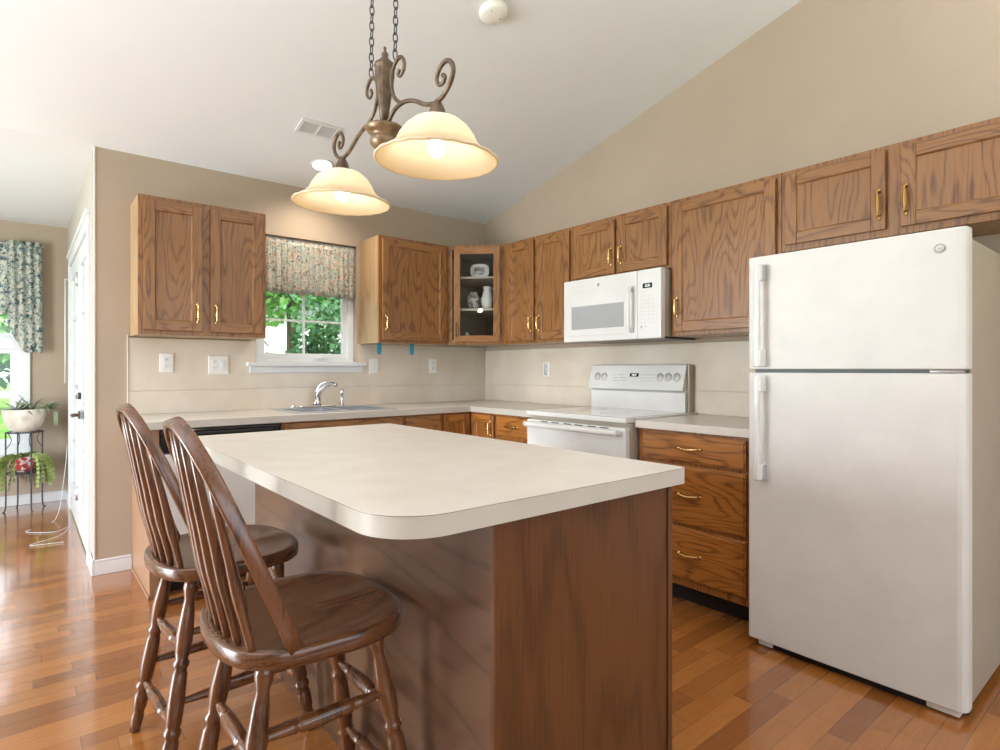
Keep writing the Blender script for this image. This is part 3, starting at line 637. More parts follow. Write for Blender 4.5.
# island
T = thing('kitchen_island', 'brown oak-veneer kitchen island base standing in the middle of the floor', 'island', (-2.40, -3.105, 0))
IW, ID = .630, 1.63
b = MB(); b.box(.006, IW-.006, .006, ID-.006, .0, .8695); b.build('body', 'island_h', T)
b = MB(); b.box(.0, IW, .0, .0055, 0, .8695); b.build('end_panel', 'island', T)
b = MB(); b.box(.0, .0055, .006, ID, 0, .8695, 0); b.build('side_panel', 'island_h', T)
b = MB(); b.box(-.003, .010, -.003, -.0005, 0, .8695, .001); b.box(-.003, -.0005, -.0005, .012, 0, .8695, .001); b.build('corner_trim', 'island', T)
b = MB(); b.box(IW-.016, IW+.003, -.005, -.0005, 0, .8695, .001); b.build('corner_trim', 'island', T)
for k in range(2):
    x = IW+.0
ca, cb2 = .035, .81
for k in range(2):
    y0 = ca+k*.79
    dm = door_mesh(y0, y0+.74, .13, .84, 0, fw=.055).build('door', ['oak_low_v', 'oak_low'], T, rz=math.pi/2); dm.location = (IW+.0, 0, 0)
def rrect(x0, x1, y0, y1, rs, n=28):
    pts = []
    for (cx, cy, a0, r) in ((x1-rs[0], y1-rs[0], 0, rs[0]), (x0+rs[1], y1-rs[1], 90, rs[1]), (x0+rs[2], y0+rs[2], 180, rs[2]), (x1-rs[3], y0+rs[3], 270, rs[3])):
        for k in range(n+1):
            a = R(a0+90*k/n); pts.append((cx+r*math.cos(a), cy+r*math.sin(a)))
    return pts
b = MB(); pl = rrect(-2.666, -1.741, -3.137, -1.441, (.012, .06, .13, .012))
b.prism(pl, .8755, .9122, 0, mi=2); b.prism(pl, .9128, .914, mi=0); b.prism(rrect(-2.6665, -1.7405, -3.1375, -1.4405, (.012, .06, .13, .012)), .9120, .9129, mi=1)
b.prism(rrect(-2.666, -1.741, -3.137, -1.441, (.012, .06, .13, .012)), .870, .8754, mi=2)
tag(b.build('island_countertop', ['lam', 'lamedge', 'edge']), 'large cream laminate island top with rounded seating-side corners', 'countertop')

# ------------------------------------------------------------------ range
RY0, RY1 = -1.3405, -2.1105
T = thing('electric_range', 'white freestanding electric range with rear control panel, beneath the microwave', 'range', (0, -1.316, 0), RW); RWd = .79
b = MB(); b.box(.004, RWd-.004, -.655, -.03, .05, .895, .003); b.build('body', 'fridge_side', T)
b = MB(); b.box(.0, RWd-.001, -.70, -.03, .897, .925, .006, seg=3); b.box(.03, RWd-.03, -.66, -.11, .924, .9268, .001, mi=1); ck = b.build('cooktop', ['white', 'cooktop'], T)
for cx, cy, r in ((.2, -.52, .11), (.57, -.52, .09), (.2, -.26, .08), (.57, -.26, .11)):
    b = MB(); b.lathe([(r, .9270), (r, .9273), (r-.004, .9273), (r-.004, .9270)], 36, mtx=Matrix.Translation((cx, cy, 0)))
    b.build('burner_ring', 'grey', ck)
b = MB(); b.box(.006, RWd-.006, -.70, -.656, .23, .872, .008, seg=3); od = b.build('oven_door', 'white', T)
b = MB(); b.tube([(.03, -.742, .845), (.2, -.748, .845), (.57, -.748, .845), (RWd-.03, -.742, .845)], .018, 12, flat=(.9, .75), up=(0, 0, 1)); b.box(.03, .06, -.74, -.70, .832, .858, .004); b.box(RWd-.06, RWd-.03, -.74, -.70, .832, .858, .004); b.build('handle', 'white', od)
b = MB(); b.box(.14, .63, -.7015, -.699, .36, .66, .001); b.build('oven_window', 'mwglass', od)
b = MB()
for k in range(6): x = .14+(k//2)*.19+(k % 2)*.09; b = MB(); b.box(x, x+.06, -.7025, -.6995, .862, .867); b.build('vent_slot', 'dark', od)
b = MB(); b.box(.006, RWd-.006, -.69, -.656, .06, .22, .008); b.build('storage_drawer', 'white', T)
b = MB(); b.prism([(-.085, .925), (-.03, .925), (-.03, 1.2), (-.035, 1.205), (-.05, 1.06), (-.085, 1.04)], .0, RWd-.045, axis='x')
b.build('backguard_riser', 'white', T)
b = MB(); b.prism([(-.105, 1.055), (-.036, 1.055), (-.012, 1.215), (-.055, 1.215), (-.062, 1.21)], -.015, RWd-.05, axis='x', bev=.002)
cp = b.build('control_panel', 'white', T)
b = MB(); b.box(RWd-.044, RWd-.030, -.06, -.013, .925, 1.212, .003); b.build('backguard_side', 'fridge_side', T)
b = MB(); b.box(.0, .018, -.04, -.013, .925, 1.212, .003); b.build('backguard_side', 'fridge_side', T)
import math as _m
sl = math.atan2(.155, .043)     # slope of the panel face
def onp(x, z): # point on sloping face
    t_ = (z-1.055)/.155; return (x, -.105+t_*.043, z)
nrm = Vector((0, -.155, .043)).normalized()
for x in (.055, .115, .565, .625, .685):
    p = Vector(onp(x, 1.135)); b = MB(); b.turned(p, p+nrm*.016, [(0, .024), (.3, .024), (.35, .019), (1, .016)], 20); kn = b.build('knob', 'white', cp)
    b = MB(); b.turned(p+nrm*.0002, p+nrm*.003, [(0, .0265), (1, .0265)], 24); b.box(p.x-.0025, p.x+.0025, p.y-.022, p.y-.012, p.z-.012, p.z+.02); b.build('dial_ring', 'knob', kn)
fm = Matrix.Translation(onp(0, 1.055)) @ Matrix.Rotation(math.atan2(.043, .155), 4, 'X').inverted()
b = MB(); b.box(.33, .40, -.0015, .001, .085, .108, mtx=fm); b.build('display', 'black', cp)
def text(body, size, mtx, material, parent=None, extrude=.0003, name='printed_text'):
    c = bpy.data.curves.new('txt', 'FONT'); c.body = body; c.size = size; c.extrude = extrude; c.align_x = 'CENTER'; c.align_y = 'CENTER'
    o = bpy.data.objects.new('txt', c); COL.objects.link(o); dg = bpy.context.evaluated_depsgraph_get(); me = bpy.data.meshes.new_from_object(o.evaluated_get(dg))
    bpy.data.objects.remove(o); n = bpy.data.objects.new(name, me); COL.objects.link(n); me.transform(mtx @ Matrix.Rotation(math.pi/2, 4, 'X')); me.materials.clear(); me.materials.append(M[material])
    if parent: n.parent = parent
    return n
text('12:31', .018, fm @ Matrix.Translation((.365, -.002, .0965)), 'display', cp, name='display_digits')
b = MB()
for i in range(6):
    for j in range(3):
        if (i+j) % 4 == 3: continue
        b.box(.20+i*.018, .211+i*.018, -.0012, .0005, .055+j*.020, .060+j*.020, mtx=fm)
for i in range(5):
    for j in range(3): b.box(.42+i*.022, .428+i*.022, -.0012, .0005, .055+j*.020, .060+j*.020, mtx=fm)
for x in (.055, .115, .565, .625, .685): b.box(x-.006, x+.006, -.0012, .0005, .112, .116, mtx=fm)
b.build('printed_marks', 'print', cp)

# ------------------------------------------------------------------ microwave
T = thing('microwave', 'white over-the-range microwave oven mounted under the short wall cabinet', 'microwave', (0, -1.3535, 1.362), RW); MW, MH, MD = .757, .398, .40
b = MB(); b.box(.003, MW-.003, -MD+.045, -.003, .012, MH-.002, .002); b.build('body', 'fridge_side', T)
b = MB(); b.box(.02, MW-.02, -MD+.05, -.02, .0, .0115, .001); b.build('underside_vent', 'dark', T)
b = MB(); b.box(.0, .592, -MD, -MD+.044, .0, MH, .006, seg=3); b.box(.02, .585, -MD-.003, -MD+.001, .035, MH-.085, .003); dm = b.build('door', 'white', T)
b = MB(); b.box(.075, .50, -MD-.0045, -MD-.0028, .078, .225, .0008); b.build('door_window', 'mwglass', dm)
b = MB(); b.tube([(.562, -MD-.004, .30), (.562, -MD-.035, .285), (.562, -MD-.045, .18), (.562, -MD-.035, .07), (.562, -MD-.004, .05)], .011, 10, sub=6); b.build('handle', 'white', dm)
b = MB(); b.box(.551, .573, -MD-.012, -MD-.0025, .285, .31, .002); b.build('handle_mount', 'grey', dm)
b = MB(); b.box(.551, .573, -MD-.012, -MD-.0025, .04, .065, .002); b.build('handle_mount', 'grey', dm)
b = MB(); b.box(.594, MW, -MD, -MD+.044, .0, MH, .006, seg=3); cp = b.build('control_panel', 'white', T)
b = MB(); b.box(.634, .70, -MD-.0015, -MD+.001, .290, .318, .0005); b.build('display', 'black', cp)
text('12:31', .017, Matrix.Translation((.668, -MD-.002, .303)), 'display', cp, name='display_digits')
b = MB()
for j in range(8):
    for i in range(4): b.box(.622+i*.026, .629+i*.026, -MD-.001, -MD+.0005, .09+j*.022, .093+j*.022)
b.box(.62, .632, -MD-.001, -MD+.0005, .06, .075); b.box(.65, .66, -MD-.001, -MD+.0005, .065, .07); b.build('printed_keys', 'print', cp)
b = MB(); b.lathe([(0, 0), (.011, 0), (.011, .0012), (0, .0012)], 20, mtx=Matrix.Translation((.30, -MD-.0002, .35)) @ Matrix.Rotation(math.pi/2, 4, 'X')); b.build('badge', 'grey', dm)

# ------------------------------------------------------------------ refrigerator
T = thing('refrigerator', 'white top-freezer refrigerator standing at the end of the right wall run', 'refrigerator', (0, -2.797, 0), RW); FW, FH = .755, 1.666
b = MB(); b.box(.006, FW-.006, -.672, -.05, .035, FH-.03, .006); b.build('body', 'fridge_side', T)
def fdoor(z0, z1, nm):
    b = MB(); pts = []
    b.prism([(.0, -.68), (.0, -.735), (.006, -.741), (.25, -.744), (.5, -.744), (FW-.028, -.741), (FW-.016, -.738), (FW-.007, -.731), (FW-.002, -.721), (FW, -.708), (FW, -.68)], z0, z1, bev=.004)
    return b.build(nm, 'fridge', T)
fz = fdoor(1.186, FH, 'freezer_door'); fr = fdoor(.033, 1.172, 'refrigerator_door')
b = MB(); b.box(.01, FW-.01, -.7, -.6725, 1.1725, 1.1855); b.box(.01, FW-.01, -.6795, -.6722, .06, FH-.035); b.build('door_gasket', 'gasket', T)
b = MB(); b.box(FW-.11, FW-.01, -.725, -.68, 1.1735, 1.1845, .002); b.cyl((FW-.03, -.70, 1.172), (FW-.03, -.70, 1.186), .012); b.build('hinge', 'chrome', T)
def fhandle(z0, z1, par, flip):
    b = MB(); x0, x1 = .052, .080
    b.box(x0, x1-.006, -.80, -.778, z0, z1, .006, seg=3)
    for z in ((z0, z0+.07), (z1-.07, z1)): b.box(x0+.006, x1, -.795, -.742, z[0]+.002, z[1]-.002, .005)
    h = b.build('handle', 'white', par)
    b = MB(); z = z1-.065 if not flip else z0
    b.box(x0+.008, x1+.002, -.776, -.7445, z, z+.065, .002); b.build('handle_mount', 'grey', h)
fhandle(1.196, 1.625, fz, False); fhandle(.72, 1.160, fr, True)
b = MB(); mt = Matrix.Translation((FW-.075, -.7432, 1.60)) @ Matrix.Rotation(math.pi/2, 4, 'X')
b.lathe([(.016, 0), (.016, .002), (.0135, .002), (.0135, 0)], 28, mtx=mt); b.lathe([(0, 0), (.0125, 0), (.0125, .001), (0, .001)], 24, mi=1, mtx=mt)
for k in range(4):
    a = k*math.pi/2+.5; b.tube([(FW-.075+.009*math.cos(a), -.7445, 1.60+.009*math.sin(a)), (FW-.075+.005*math.cos(a+.9), -.7445, 1.60+.005*math.sin(a+.9)), (FW-.075+.001*math.cos(a+2), -.7445, 1.60+.001*math.sin(a+2))], .0009, 6)
b.build('badge', ['grey', 'plate'], fz)
b = MB(); b.box(.03, FW-.012, -.672, -.62, .004, .034); b.box(.085, FW-.1, -.715, -.672, .002, .0325); b.build('toe_grille_shade_strip', 'toe', T)  # grille; the forward black box stands in for the shadow below the door
for x in (.035, FW-.12):
    b = MB(); b.box(x, x+.06 if x < .1 else x+.095, -.722, -.6725, .006, .0325, .004); b.build('foot_cover', 'plate', T)
b = MB(); b.cyl((.62, -.7, .0), (.62, -.7, .0), .01) if False else b.box(.1, .13, -.12, -.09, .0, .034); b.box(.62, .65, -.12, -.09, 0, .034); b.build('rear_foot', 'toe', T)

# ------------------------------------------------------------------ stools
def make_stool(label, loc):
    T = thing('windsor_bar_stool', label, 'bar stool', loc, 0, None)
    SZ = .61
    # seat: rounded square with shallow saddle
    b = MB(); t = bmesh.new(); N = 64; rings = []
    def edge(a, k=1.0):
        c, s_ = math.cos(a), math.sin(a); n_ = 2.9
        r = (abs(c/.215)**n_+abs(s_/.226)**n_)**(-1/n_)
        if c < 0: r *= 1.0-.02*abs(s_)
        return Vector((r*c*k, r*s_*k*(1+.0*c), 0))
    levels = [(.0, .0, 0), (.35, -.007, 0), (.7, -.006, 0), (.9, -.001, 0), (.985, .0005, 0), (1.0, -.004, 0), (1.003, -.018, 0), (.997, -.034, 0), (.975, -.038, 0), (0, -.038, 0)]
    for k, dz, _ in levels:
        if k == 0: rings.append([t.verts.new((0, 0, SZ+dz-.006*(dz > -.01)))]); continue
        ring = []
        for i in range(N):
            a = 2*math.pi*i/N; p = edge(a, k); hump = .004*max(0, math.cos(a))*(1 if .3 < k < .95 and dz > -.01 else 0)*math.exp(-(p.y/.04)**2)
            ring.append(t.verts.new((p.x, p.y, SZ+dz+hump)))
        rings.append(ring)
    for a, c in zip(rings, rings[1:]):
        for i in range(N):
            j = (i+1) % N
            if len(a) == 1: t.faces.new((a[0], c[i], c[j]))
            elif len(c) == 1: t.faces.new((a[i], a[j], c[0]))
            else: t.faces.new((a[i], a[j], c[j], c[i]))
    bmesh.ops.recalc_face_normals(t, faces=t.faces[:]); b._add(t, 0, None, True); b.build('seat', 'stool_seat', T)
    # bow
    A_, Hh, L_ = .205, .468, .188
    def hw(h): return A_*(1-.13*h-.08*h*h)*max(0, 1-h**5.2)**.5
    def bow(a): # a 0..pi
        h = math.sin(a); z = SZ-.004+Hh*h; y = math.copysign(hw(h), math.cos(a)); x = -.090-h*L_
        return (x, y, z)
    angs = [math.pi*i/40 for i in range(41)]
    b = MB(); b.tube([bow(a) for a in angs], 1.0, 12, sub=1, flat=(.016, .0088), up=(1, 0, .35), sq=.45); b.build('back_bow', 'stool', T)
    for k in range(7):
        y = -.159+k*.053; yt = y*.88
        hh = 1.0
        while hh > .3 and hw(hh) < abs(yt): hh -= .004
        zt = SZ+Hh*hh-.010; xt = -.090-hh*L_; xr = -.186+.9*y*y
        b = MB(); b.turned((xr, y, SZ-.008), (xt, yt, zt), [(0, .0065), (.05, .009), (.18, .0100), (.3, .0135), (.36, .0135), (.5, .0110), (.8, .0085), (1, .0065)], 10); b.build('spindle', 'stool', T)
    legp = [(0, .017), (.06, .021), (.10, .0165), (.115, .014), (.16, .0175), (.28, .0235), (.36, .0215), (.40, .0165), (.415, .0215), (.43, .0225), (.445, .0165), (.47, .0205), (.60, .0235), (.70, .022), (.715, .018), (.73, .0235), (.75, .0235), (.765, .018), (.79, .022), (.86, .021), (.885, .0165), (.91, .0195), (.96, .0175), (1, .0145)]
    tops, feet = {}, {}
    for sx in (-1, 1):
        for sy in (-1, 1):
            p0 = Vector((sx*.125, sy*.125, SZ-.0385)); p1 = Vector((sx*.215, sy*.19, .001)); tops[sx, sy] = p0; feet[sx, sy] = p1
            b = MB(); b.turned(p0, p1, legp, 18); b.build('leg', 'stool', T)
    def at(sx, sy, z): t_ = (tops[sx, sy].z-z)/(tops[sx, sy].z-feet[sx, sy].z); return tops[sx, sy].lerp(feet[sx, sy], t_)
    sp1 = [(0, .008), (.06, .009), (.22, .013), (.27, .014), (.285, .0105), (.30, .0155), (.33, .0165), (.5, .0175), (.67, .0165), (.70, .0155), (.715, .0105), (.73, .014), (.78, .013), (.94, .009), (1, .008)]
    for z in (.37, .165):
        for sx in (-1, 1): b = MB(); b.turned(at(sx, -1, z), at(sx, 1, z), sp1, 14); b.build('stretcher', 'stool', T)
    for z in (.41, .225):
        for sy in (-1, 1): b = MB(); b.turned(at(-1, sy, z), at(1, sy, z), sp1, 14); b.build('stretcher', 'stool', T)
    return T
s1 = make_stool('dark wooden bow-back bar stool nearest the camera, pulled to the island', (-2.64, -2.655, 0)); s1['group'] = 'bow-back bar stools at the island'
s2 = dup(s1); s2.location = (-2.658, -2.0, 0); s2.rotation_euler = (0, 0, R(3.5)); s2['label'] = 'dark wooden bow-back bar stool farther from the camera, behind the nearer stool'

# ------------------------------------------------------------------ chandelier
LX, LY = -2.158, -2.165
T = thing('island_chandelier', 'two-light bronze scroll chandelier with amber bell shades hanging over the island', 'chandelier', (LX, LY, 1.98)); T.rotation_euler = (.028, 0, 0)
def z_(z): return z-1.98
b = MB(); b.lathe([(0, z_(2.352)), (.006, z_(2.345)), (.004, z_(2.335)), (.013, z_(2.322)), (.011, z_(2.312)), (.02, z_(2.30)), (.022, z_(2.294)), (0, z_(2.294))], 20); b.build('finial', 'bronze', T)
b = MB(); b.lathe([(0, z_(2.294)), (.030, z_(2.292)), (.037, z_(2.284)), (.037, z_(2.276)), (.031, z_(2.270)), (.034, z_(2.262)), (.034, z_(2.245)), (.028, z_(2.20)), (.019, z_(2.13)), (.011, z_(2.065)), (0, z_(2.065))], 42, wob=.05, wn=14); b.build('column', 'bronze', T)
b = MB(); b.lathe([(0, z_(2.068)), (.03, z_(2.067)), (.066, z_(2.062)), (.069, z_(2.054)), (.055, z_(2.038)), (.040, z_(2.031)), (.046, z_(2.023)), (.050, z_(2.008)), (.046, z_(1.996)), (.035, z_(1.984)), (.018, z_(1.974)), (.01, z_(1.963)), (0, z_(1.960))], 28); b.build('lower_bowl', 'bronze_lt', T)
q1 = [(.03, 2.06), (.048, 2.082), (.085, 2.102), (.145, 2.106), (.21, 2.088), (.27, 2.058), (.32, 2.042), (.352, 2.040), (.385, 2.048), (.42, 2.072), (.437, 2.105), (.425, 2.135), (.395, 2.150), (.362, 2.140), (.346, 2.113), (.358, 2.090), (.382, 2.087), (.392, 2.102), (.38, 2.112)]
q2 = [(.135, 2.108), (.10, 2.122), (.07, 2.15), (.054, 2.19), (.056, 2.235), (.08, 2.265), (.112, 2.270), (.137, 2.248), (.137, 2.22), (.115, 2.204), (.098, 2.215), (.106, 2.230)]
for s in (-1, 1):
    b = MB(); b.tube([(0, s*q_, z_(z)) for q_, z in q1], [.0075]*11+[.008, .0075, .007, .0065, .006, .006, .0065, .0075], 10); b.build('scroll_arm', 'bronze', T)
    b = MB(); b.tube([(0, s*q_, z_(z)) for q_, z in q2], [.0055, .0065, .007, .007, .007, .007, .007, .0065, .006, .0055, .0055, .007], 10); b.build('upper_scroll', 'bronze', T)
    # shade (own origin so the glass pattern is centred on it)
    ys = s*.352
    b = MB(); b.lathe([(.008, z_(2.045)), (.014, z_(2.035)), (.024, z_(2.015)), (.03, z_(1.99)), (.03, z_(1.982)), (.0, z_(1.982))], 20, mtx=Matrix.Translation((0, ys, 0))); b.build('shade_cap', 'bronze', T)
    prof = [(.022, .130), (.045, .130), (.075, .120), (.10, .100), (.120, .072), (.131, .048), (.147, .03), (.171, .012), (.191, .001), (.194, -.003)]
    pin = [(r-.003, z-.004) for r, z in prof][::-1]
    b = MB(); b.lathe(prof+pin, 64, wob=.0, wn=0)
    for v in b.bm.verts:
        r = math.hypot(v.co.x, v.co.y)
        if r > .17:
            a = math.atan2(v.co.y, v.co.x); k = (r-.17)/.03; v.co.z += .0014*k*math.cos(a*20); 
    sh = b.build('glass_shade', 'shade', T, loc=(0, ys, z_(1.857)))
    b = MB(); b.tube([(.193*math.cos(2*math.pi*k/96), .193*math.sin(2*math.pi*k/96), -.001+.0014*math.cos(20*2*math.pi*k/96)) for k in range(96)], .0028, 6, sub=2, closed=True); b.build('shade_rim', mat('amber_rim_glass', srgb(246, 232, 204), .3), sh)
    b = MB(); b.sphere((0, 0, .038), .028, (1, 1, 1.15)); b.turned((0, 0, .066), (0, 0, .125), [(0, .012), (1, .014)], 14); b.build('bulb', 'bulb', sh)
    for dx in (0,):
        l = light('shade_lamp', 'POINT', (LX, LY+ys, 1.857+.0), (0, 0, 0), 0.75, (1, .95, .88), shadow_soft_size=.03)
# chains
for s, q_ in ((1, .106), (-1, .075)):
    b = MB(); z = 2.276; k = 0; top = CZ-SL*(LY+s*q_)-.02
    while z < top:
        c = z+.017
        ring = [(math.cos(2*math.pi*i/10)*.0085, 0, math.sin(2*math.pi*i/10)*.019) for i in range(10)]
        if k % 2: ring = [(0, x, zz) for x, _, zz in ring]
        b.tube([(x, s*q_+y, z_(c+zz)) for x, y, zz in ring], .0024, 6, sub=1, closed=True)
        z += .029; k += 1
    b.build('chain', 'iron', T)
b = MB(); zc = CZ-SL*LY
tilt = Matrix.Translation((0, 0, z_(zc-.0))) @ Matrix.Rotation(-math.atan(SL), 4, 'X')
b.lathe([(0, -.003), (.13, -.003), (.13, -.012), (.10, -.028), (0, -.03)], 32, mtx=tilt); b.build('canopy', 'bronze', T)

# ------------------------------------------------------------------ ceiling fittings
def ceil_m(x, y, dz=-.001): return Matrix.Translation((x, y, CZ-SL*y+dz)) @ Matrix.Rotation(-math.atan(SL), 4, 'X')
b = MB(); b.lathe([(0, 0), (.068, 0), (.070, -.008), (.066, -.026), (.055, -.034), (.02, -.036), (0, -.036)], 36)
sd = b.build('smoke_detector', 'plate'); sd.matrix_world = ceil_m(-1.411, -1.866); tag(sd, 'round white smoke detector on the sloped ceiling near the top edge', 'smoke detector')
b = MB(); b.sphere((.035, .0, -.034), .005); b.sphere((-.03, -.02, -.034), .004); b.build('sensor_dot', 'grey', sd)
V = thing('ceiling_vent', 'rectangular white ceiling air register behind the chandelier', 'vent'); V.matrix_world = ceil_m(-1.795, -.665)
b = MB()
for x0, x1, y0, y1 in ((-.12, .12, -.07, -.05), (-.12, .12, .05, .07), (-.12, -.10, -.05, .05), (.10, .12, -.05, .05), (-.006, .006, -.05, .05)): b.box(x0, x1, y0, y1, -.008, 0, .002)
b.build('frame', 'trim', V)
b = MB(); b.box(-.10, .10, -.05, .05, -.002, .0); b.build('duct_opening', 'grey', V)
b = MB()
for i in range(9): y = -.045+i*.0112; b.box(-.099, .099, y-.0025, y+.0025, -.0068, -.0025)
b.build('louvre', 'trim', V)
L = thing('recessed_light', 'lit recessed ceiling light behind the left lamp shade', 'light'); L.matrix_world = ceil_m(-1.628, -.319)
b = MB(); b.lathe([(.062, 0), (.075, 0), (.075, -.005), (.062, -.004)], 32, closed=False); b.build('trim_ring', 'trim', L)
b = MB(); b.lathe([(0, -.001), (.06, -.001), (.06, -.003), (0, -.003)], 32); b.build('diffuser', 'can_glow', L)
light('recessed_light_lamp', 'SPOT', (-1.628, -.319, CZ+SL*.319-.04), (0, 0, 0), 22, (1, .9, .74), shadow_soft_size=.06, spot_size=R(140), spot_blend=.8)

# ------------------------------------------------------------------ plates and small things
def outlet(label, loc, rz, gang=1, kind='duplex', w=.072):
    T = thing('wall_outlet' if kind != 'switch' else 'light_switch', label, 'outlet' if kind != 'switch' else 'light switch', loc, rz)
    W2 = w*(1 if gang == 1 else 1.62)
    b = MB(); b.box(-W2/2, W2/2, -.006, -.0, -.058, .058, .002); b.build('wall_plate', 'plate', T)
    b = MB(); b2 = None
    for gx in ([0] if gang == 1 else [-.023, .023]):
        if kind == 'duplex' or (kind == 'combo' and gx < 0):
            for sz in (-.02, .02):
                b.box(gx-.015, gx+.015, -.0085, -.0061, sz-.015, sz+.015, .003)
                for dx in (-.006, .006): b.box(gx+dx-.001, gx+dx+.001, -.0092, -.0084, sz-.002, sz+.008, 0, mi=1)
                b.box(gx-.0015, gx+.0015, -.0092, -.0084, sz-.010, sz-.006, 0, mi=1)
        else: b.box(gx-.016, gx+.016, -.009, -.0061, -.033, .033, .003); b.box(gx-.006, gx+.006, -.013, -.0091, -.004, .012, .002)
    b.build('receptacle', ['vinyl', 'dark'], T)
    return T
outlet('white duplex outlet on the back wall nearest the left end, below the left cabinet', (-2.487, -.0085, 1.224), 0)
outlet('white two-gang plate of outlet and switch, left of the sink window', (-2.192, -.0085, 1.213), 0, 2, 'combo')
outlet('white light switch plate just right of the sink window sill', (-1.095, -.0085, 1.209), 0, 1, 'switch')
outlet('white outlet plate on the back wall near the room corner', (-.559, -.0085, 1.211), 0)
T = outlet('white outlet with a dark hook-shaped plug on the right wall, left of the range', (-.0085, -.79, 1.185), RW)
b = MB(); b.tube([(0, -.012, -.045), (.006, -.03, -.03), (.008, -.032, .02), (.0, -.02, .05)], [.004, .0045, .004, .003], 8); b.build('plug', 'grey', T)
for x, lb in ((-1.172, 'blue plastic tag under the wall cabinet, nearest the sink window'), (-.90, 'blue plastic tag hanging under the wall cabinet, nearer the room corner')):
    y_ = -.25
    b = MB(); b.prism([(-.018, 0), (.018, 0), (.02, -.06), (.008, -.085), (-.012, -.08), (-.02, -.05)], -.003, .003, axis='y', bev=.001)
    tag(b.build('hanging_tag', 'blue', loc=(x, y_, UB-.001)), lb, 'tag', 'blue tags under the wall cabinet')

# ------------------------------------------------------------------ plant stand and plants
SXc, SYc = -3.155, 2.28
T = thing('plant_stand', 'thin dark metal two-tier plant stand in the breakfast nook', 'plant stand', (SXc, SYc, 0))
def ringt(b, r, z, rad=.005, n=24): b.tube([(r*math.cos(2*math.pi*k/n), r*math.sin(2*math.pi*k/n), z) for k in range(n)], rad, 6, sub=1, closed=True)
b = MB(); ringt(b, .125, .655); ringt(b, .06, .655, .003)
for k in range(8): a = k*math.pi/4; b.cyl((.06*math.cos(a), .06*math.sin(a), .655), (.125*math.cos(a), .125*math.sin(a), .655), .002, 6)
b.build('upper_ring', 'iron', T)
b = MB(); ringt(b, .125, .315); ringt(b, .125, .35, .003); ringt(b, .06, .315, .003)
for k in range(16): a = k*math.pi/8; b.cyl((.125*math.cos(a), .125*math.sin(a), .315), (.125*math.cos(a), .125*math.sin(a), .35), .002, 6)
for k in range(8): a = k*math.pi/4; b.cyl((.0, .0, .315), (.125*math.cos(a), .125*math.sin(a), .315), .002, 6)
b.build('lower_tray', 'iron', T)
for k in range(4):
    a = k*math.pi/2+.35; c, s = math.cos(a), math.sin(a)
    b = MB(); b.tube([(.15*c, .15*s, .0), (.128*c, .128*s, .04), (.128*c, .128*s, .3), (.128*c, .128*s, .66)], .006, 8, sub=3)
    b.tube([(.128*c, .128*s, .52), (.10*c, .10*s, .56), (.09*c, .09*s, .60), (.11*c, .11*s, .65)], .003, 6); b.build('leg', 'iron', T)
def blade(b, p, d, L, wd, droop, mi=0, n=7):
    """strap leaf from p heading d, drooping"""
    d = Vector(d).normalized(); side = d.cross(Vector((0, 0, 1)));
    if side.length < .1: side = Vector((1, 0, 0))
    side.normalize(); pts = []; q = Vector(p); v = d.copy()
    pr = None
    for i in range(n+1):
        t_ = i/n; ww = wd*math.sin(math.pi*min(1, .12+.88*t_))**.6*(1-t_*.55) if i < n else .0005
        a, c = q-side*ww/2+Vector((0, 0, .0)), q+side*ww/2
        if pr: b.quad(pr[0], pr[1], c, a, mi)
        pr = (a, c); q = q+v*L/n; v = (v+Vector((0, 0, -droop/n))).normalized()
T = thing('potted_plant', 'pale ceramic bowl planter with strappy pale leaves on the upper tier of the stand', 'potted plant', (SXc, SYc, .661))
b = MB(); b.lathe([(0, 0), (.07, 0), (.095, .012), (.125, .06), (.142, .12), (.150, .175), (.150, .188), (.138, .188), (.134, .165), (0, .16)], 36); b.build('pot', 'pot', T)
b = MB(); b.lathe([(0, .1715), (.132, .1705), (0, .166)], 20); b.build('soil', 'soil', T)
rn = random.Random(3)
b = MB()
for k in range(60):
    a = rn.uniform(0, 2*math.pi); e = rn.uniform(.1, 1.1); blade(b, (rn.uniform(-.06, .06), rn.uniform(-.06, .06), .17), (math.cos(a)*math.cos(e), math.sin(a)*math.cos(e), math.sin(e)), rn.uniform(.14, .25), rn.uniform(.018, .03), rn.uniform(.6, 2.0), k % 3 // 2)
b.build('leaves', ['leaf_pale', 'leaf_purple'], T)
b = MB()
for k in range(70):
    a = rn.uniform(-.8, .6); e = rn.uniform(-.2, 1.0); blade(b, (.145+rn.uniform(-.03, .03), rn.uniform(-.08, .04), .20), (math.cos(a)*math.cos(e), math.sin(a)*math.cos(e), math.sin(e)), rn.uniform(.07, .135), .02, rn.uniform(.4, 2.2))
for k in range(6): blade(b, (.22+rn.uniform(-.02, .03), -.02, .16), (.15*rn.uniform(-1, 1), .1, -1), .13, .02, .2)
b.tube([(.02, 0, .17), (.1, -.01, .21), (.2, -.01, .2)], .004, 6); b.build('side_shoot', 'leaf_pale', T)
T = thing('hanging_cactus', 'trailing green cactus in a red and white pot on the lower tier of the stand', 'potted plant', (SXc, SYc, .3215))
b = MB(); b.lathe([(0, 0), (.05, 0), (.06, .02), (.075, .09), (.08, .13), (.072, .13), (.068, .1), (0, .1)], 28)
b.build('pot', mat('red_white_pot', srgb(222, 206, 200), .5, noise=(28, srgb(178, 56, 60), .44, .5)), T)
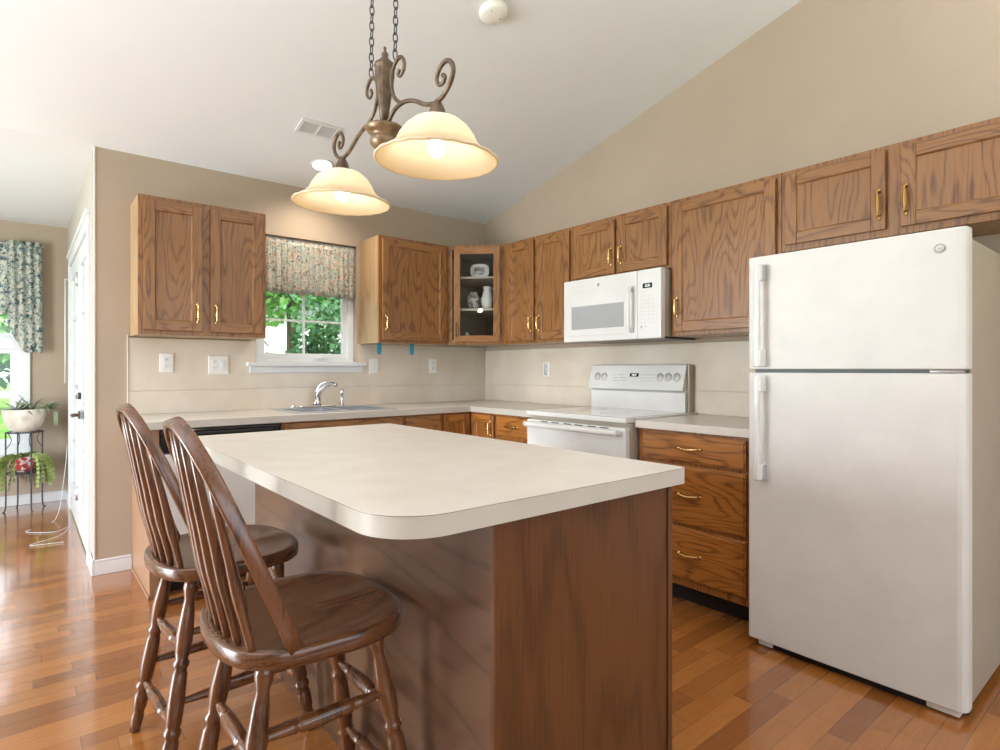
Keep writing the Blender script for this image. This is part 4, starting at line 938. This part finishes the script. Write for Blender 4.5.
for k in range(64):
    b = MB(); a = rn.uniform(0, 2*math.pi)
    if abs(math.sin(a)+1) < .1: continue
    p = Vector((.05*math.cos(a), .05*math.sin(a), .115)); L = rn.uniform(.18, .40); n = int(L/.035); v = Vector((math.cos(a)*1.0, math.sin(a)*1.0, .75)).normalized()
    for i in range(n):
        q = p+v*.036; side = v.cross(Vector((math.sin(a), -math.cos(a), .3))).normalized()*.017
        m1 = p.lerp(q, .3); m2 = p.lerp(q, .8)
        vs = [b.bm.verts.new(x) for x in (p, m1-side, m2-side, q, m2+side, m1+side)]; b.bm.faces.new(vs)
        p = q; v = (v+Vector((rn.uniform(-.15, .15), rn.uniform(-.15, .15), -.62))).normalized()
    b.build('stem', 'cactus', T)

# ------------------------------------------------------------------ outdoors
b = MB(); b.prism([(-60, -40), (60, -40), (60, 80), (-60, 80)], -.42, -.35); g_ = struct(b.build('ground', 'grass'))
def tree(label, loc, H, Rr, dense, m='foliage', trunk=True, flat=1.0, seed=0, leaf=.22, name='leafy_tree', group='trees outside the windows'):
    rn = random.Random(seed); T = thing(name, label, 'tree' if trunk else 'shrub', loc, 0, None)
    b = MB(); cz = H-Rr*flat
    for i in range(dense):
        while True:
            p = Vector((rn.uniform(-1, 1), rn.uniform(-1, 1), rn.uniform(-1, 1)))
            if .35 < p.length < 1: break
        k = 1+.22*math.sin(p.x*7+seed)*math.cos(p.z*6+seed*2)
        c = Vector((p.x*Rr*k, p.y*Rr*k, cz+p.z*Rr*flat*k)); s = leaf*rn.uniform(.5, 1.2)
        u = Vector((rn.gauss(0, 1), rn.gauss(0, 1), rn.gauss(0, 1))).normalized(); v = u.cross(Vector((rn.gauss(0, 1), rn.gauss(0, 1), rn.gauss(0, 1)))).normalized()
        b.quad(c-u*s*.5, c+v*s*.28, c+u*s*.5, c-v*s*.28)
    b.build('crown', m, T)
    if trunk: b = MB(); b.tube([(0, 0, 0), (.05, 0, cz*.5), (0, .05, cz+Rr*.3)], [.16, .12, .05], 8); b.build('trunk', 'bark', T)
    else: b = MB(); b.tube([(0, 0, 0), (.02, 0, .3), (0, 0, max(.4, cz))], [.05, .04, .02], 6); b.build('stem', 'bark', T)
    return T
G0 = -.35
tree('dense dark green shrub outside the sink window, right side', (.35, 3.3, G0), 2.9, 1.0, 6000, 'foliage_dark', False, 1.3, 1, .12, name='garden_shrub')
tree('loose dark shrub outside the sink window, lower left', (-1.55, 3.2, G0), 2.3, .6, 2200, 'foliage_dark', False, 1.5, 2, .12, name='garden_shrub')
tree('bright leafy tree hanging over the sink window view', (.9, 7.4, G0), 5.4, 1.75, 9000, 'foliage', True, .8, 3, .22)
tree('wide green tree beyond the lawn outside the nook window', (-5.2, 12.0, G0), 4.2, 2.2, 6000, 'foliage', True, .8, 5, .3)
tree('dark rounded tree far across the lawn from the nook', (-1.6, 23, G0), 4.4, 3.0, 4500, 'foliage_dark', True, .7, 6, .4)
tree('dark hedge-like shrub across the lawn from the nook window', (-9.5, 26, G0), 3.6, 3.0, 4500, 'foliage_dark', False, .55, 7, .4, name='garden_shrub')
T = thing('white_house', 'pale white neighbouring house seen through the sink window', 'house', (4.6, 14.0, G0))
b = MB(); b.box(-3, 3, 0, 5, 0, 3.2); b.build('wall', 'siding', T)
b = MB(); b.prism([(-3.3, 3.2), (3.3, 3.2), (0, 4.7)], -.3, 5.3, axis='y'); b.build('roof', 'roof', T)
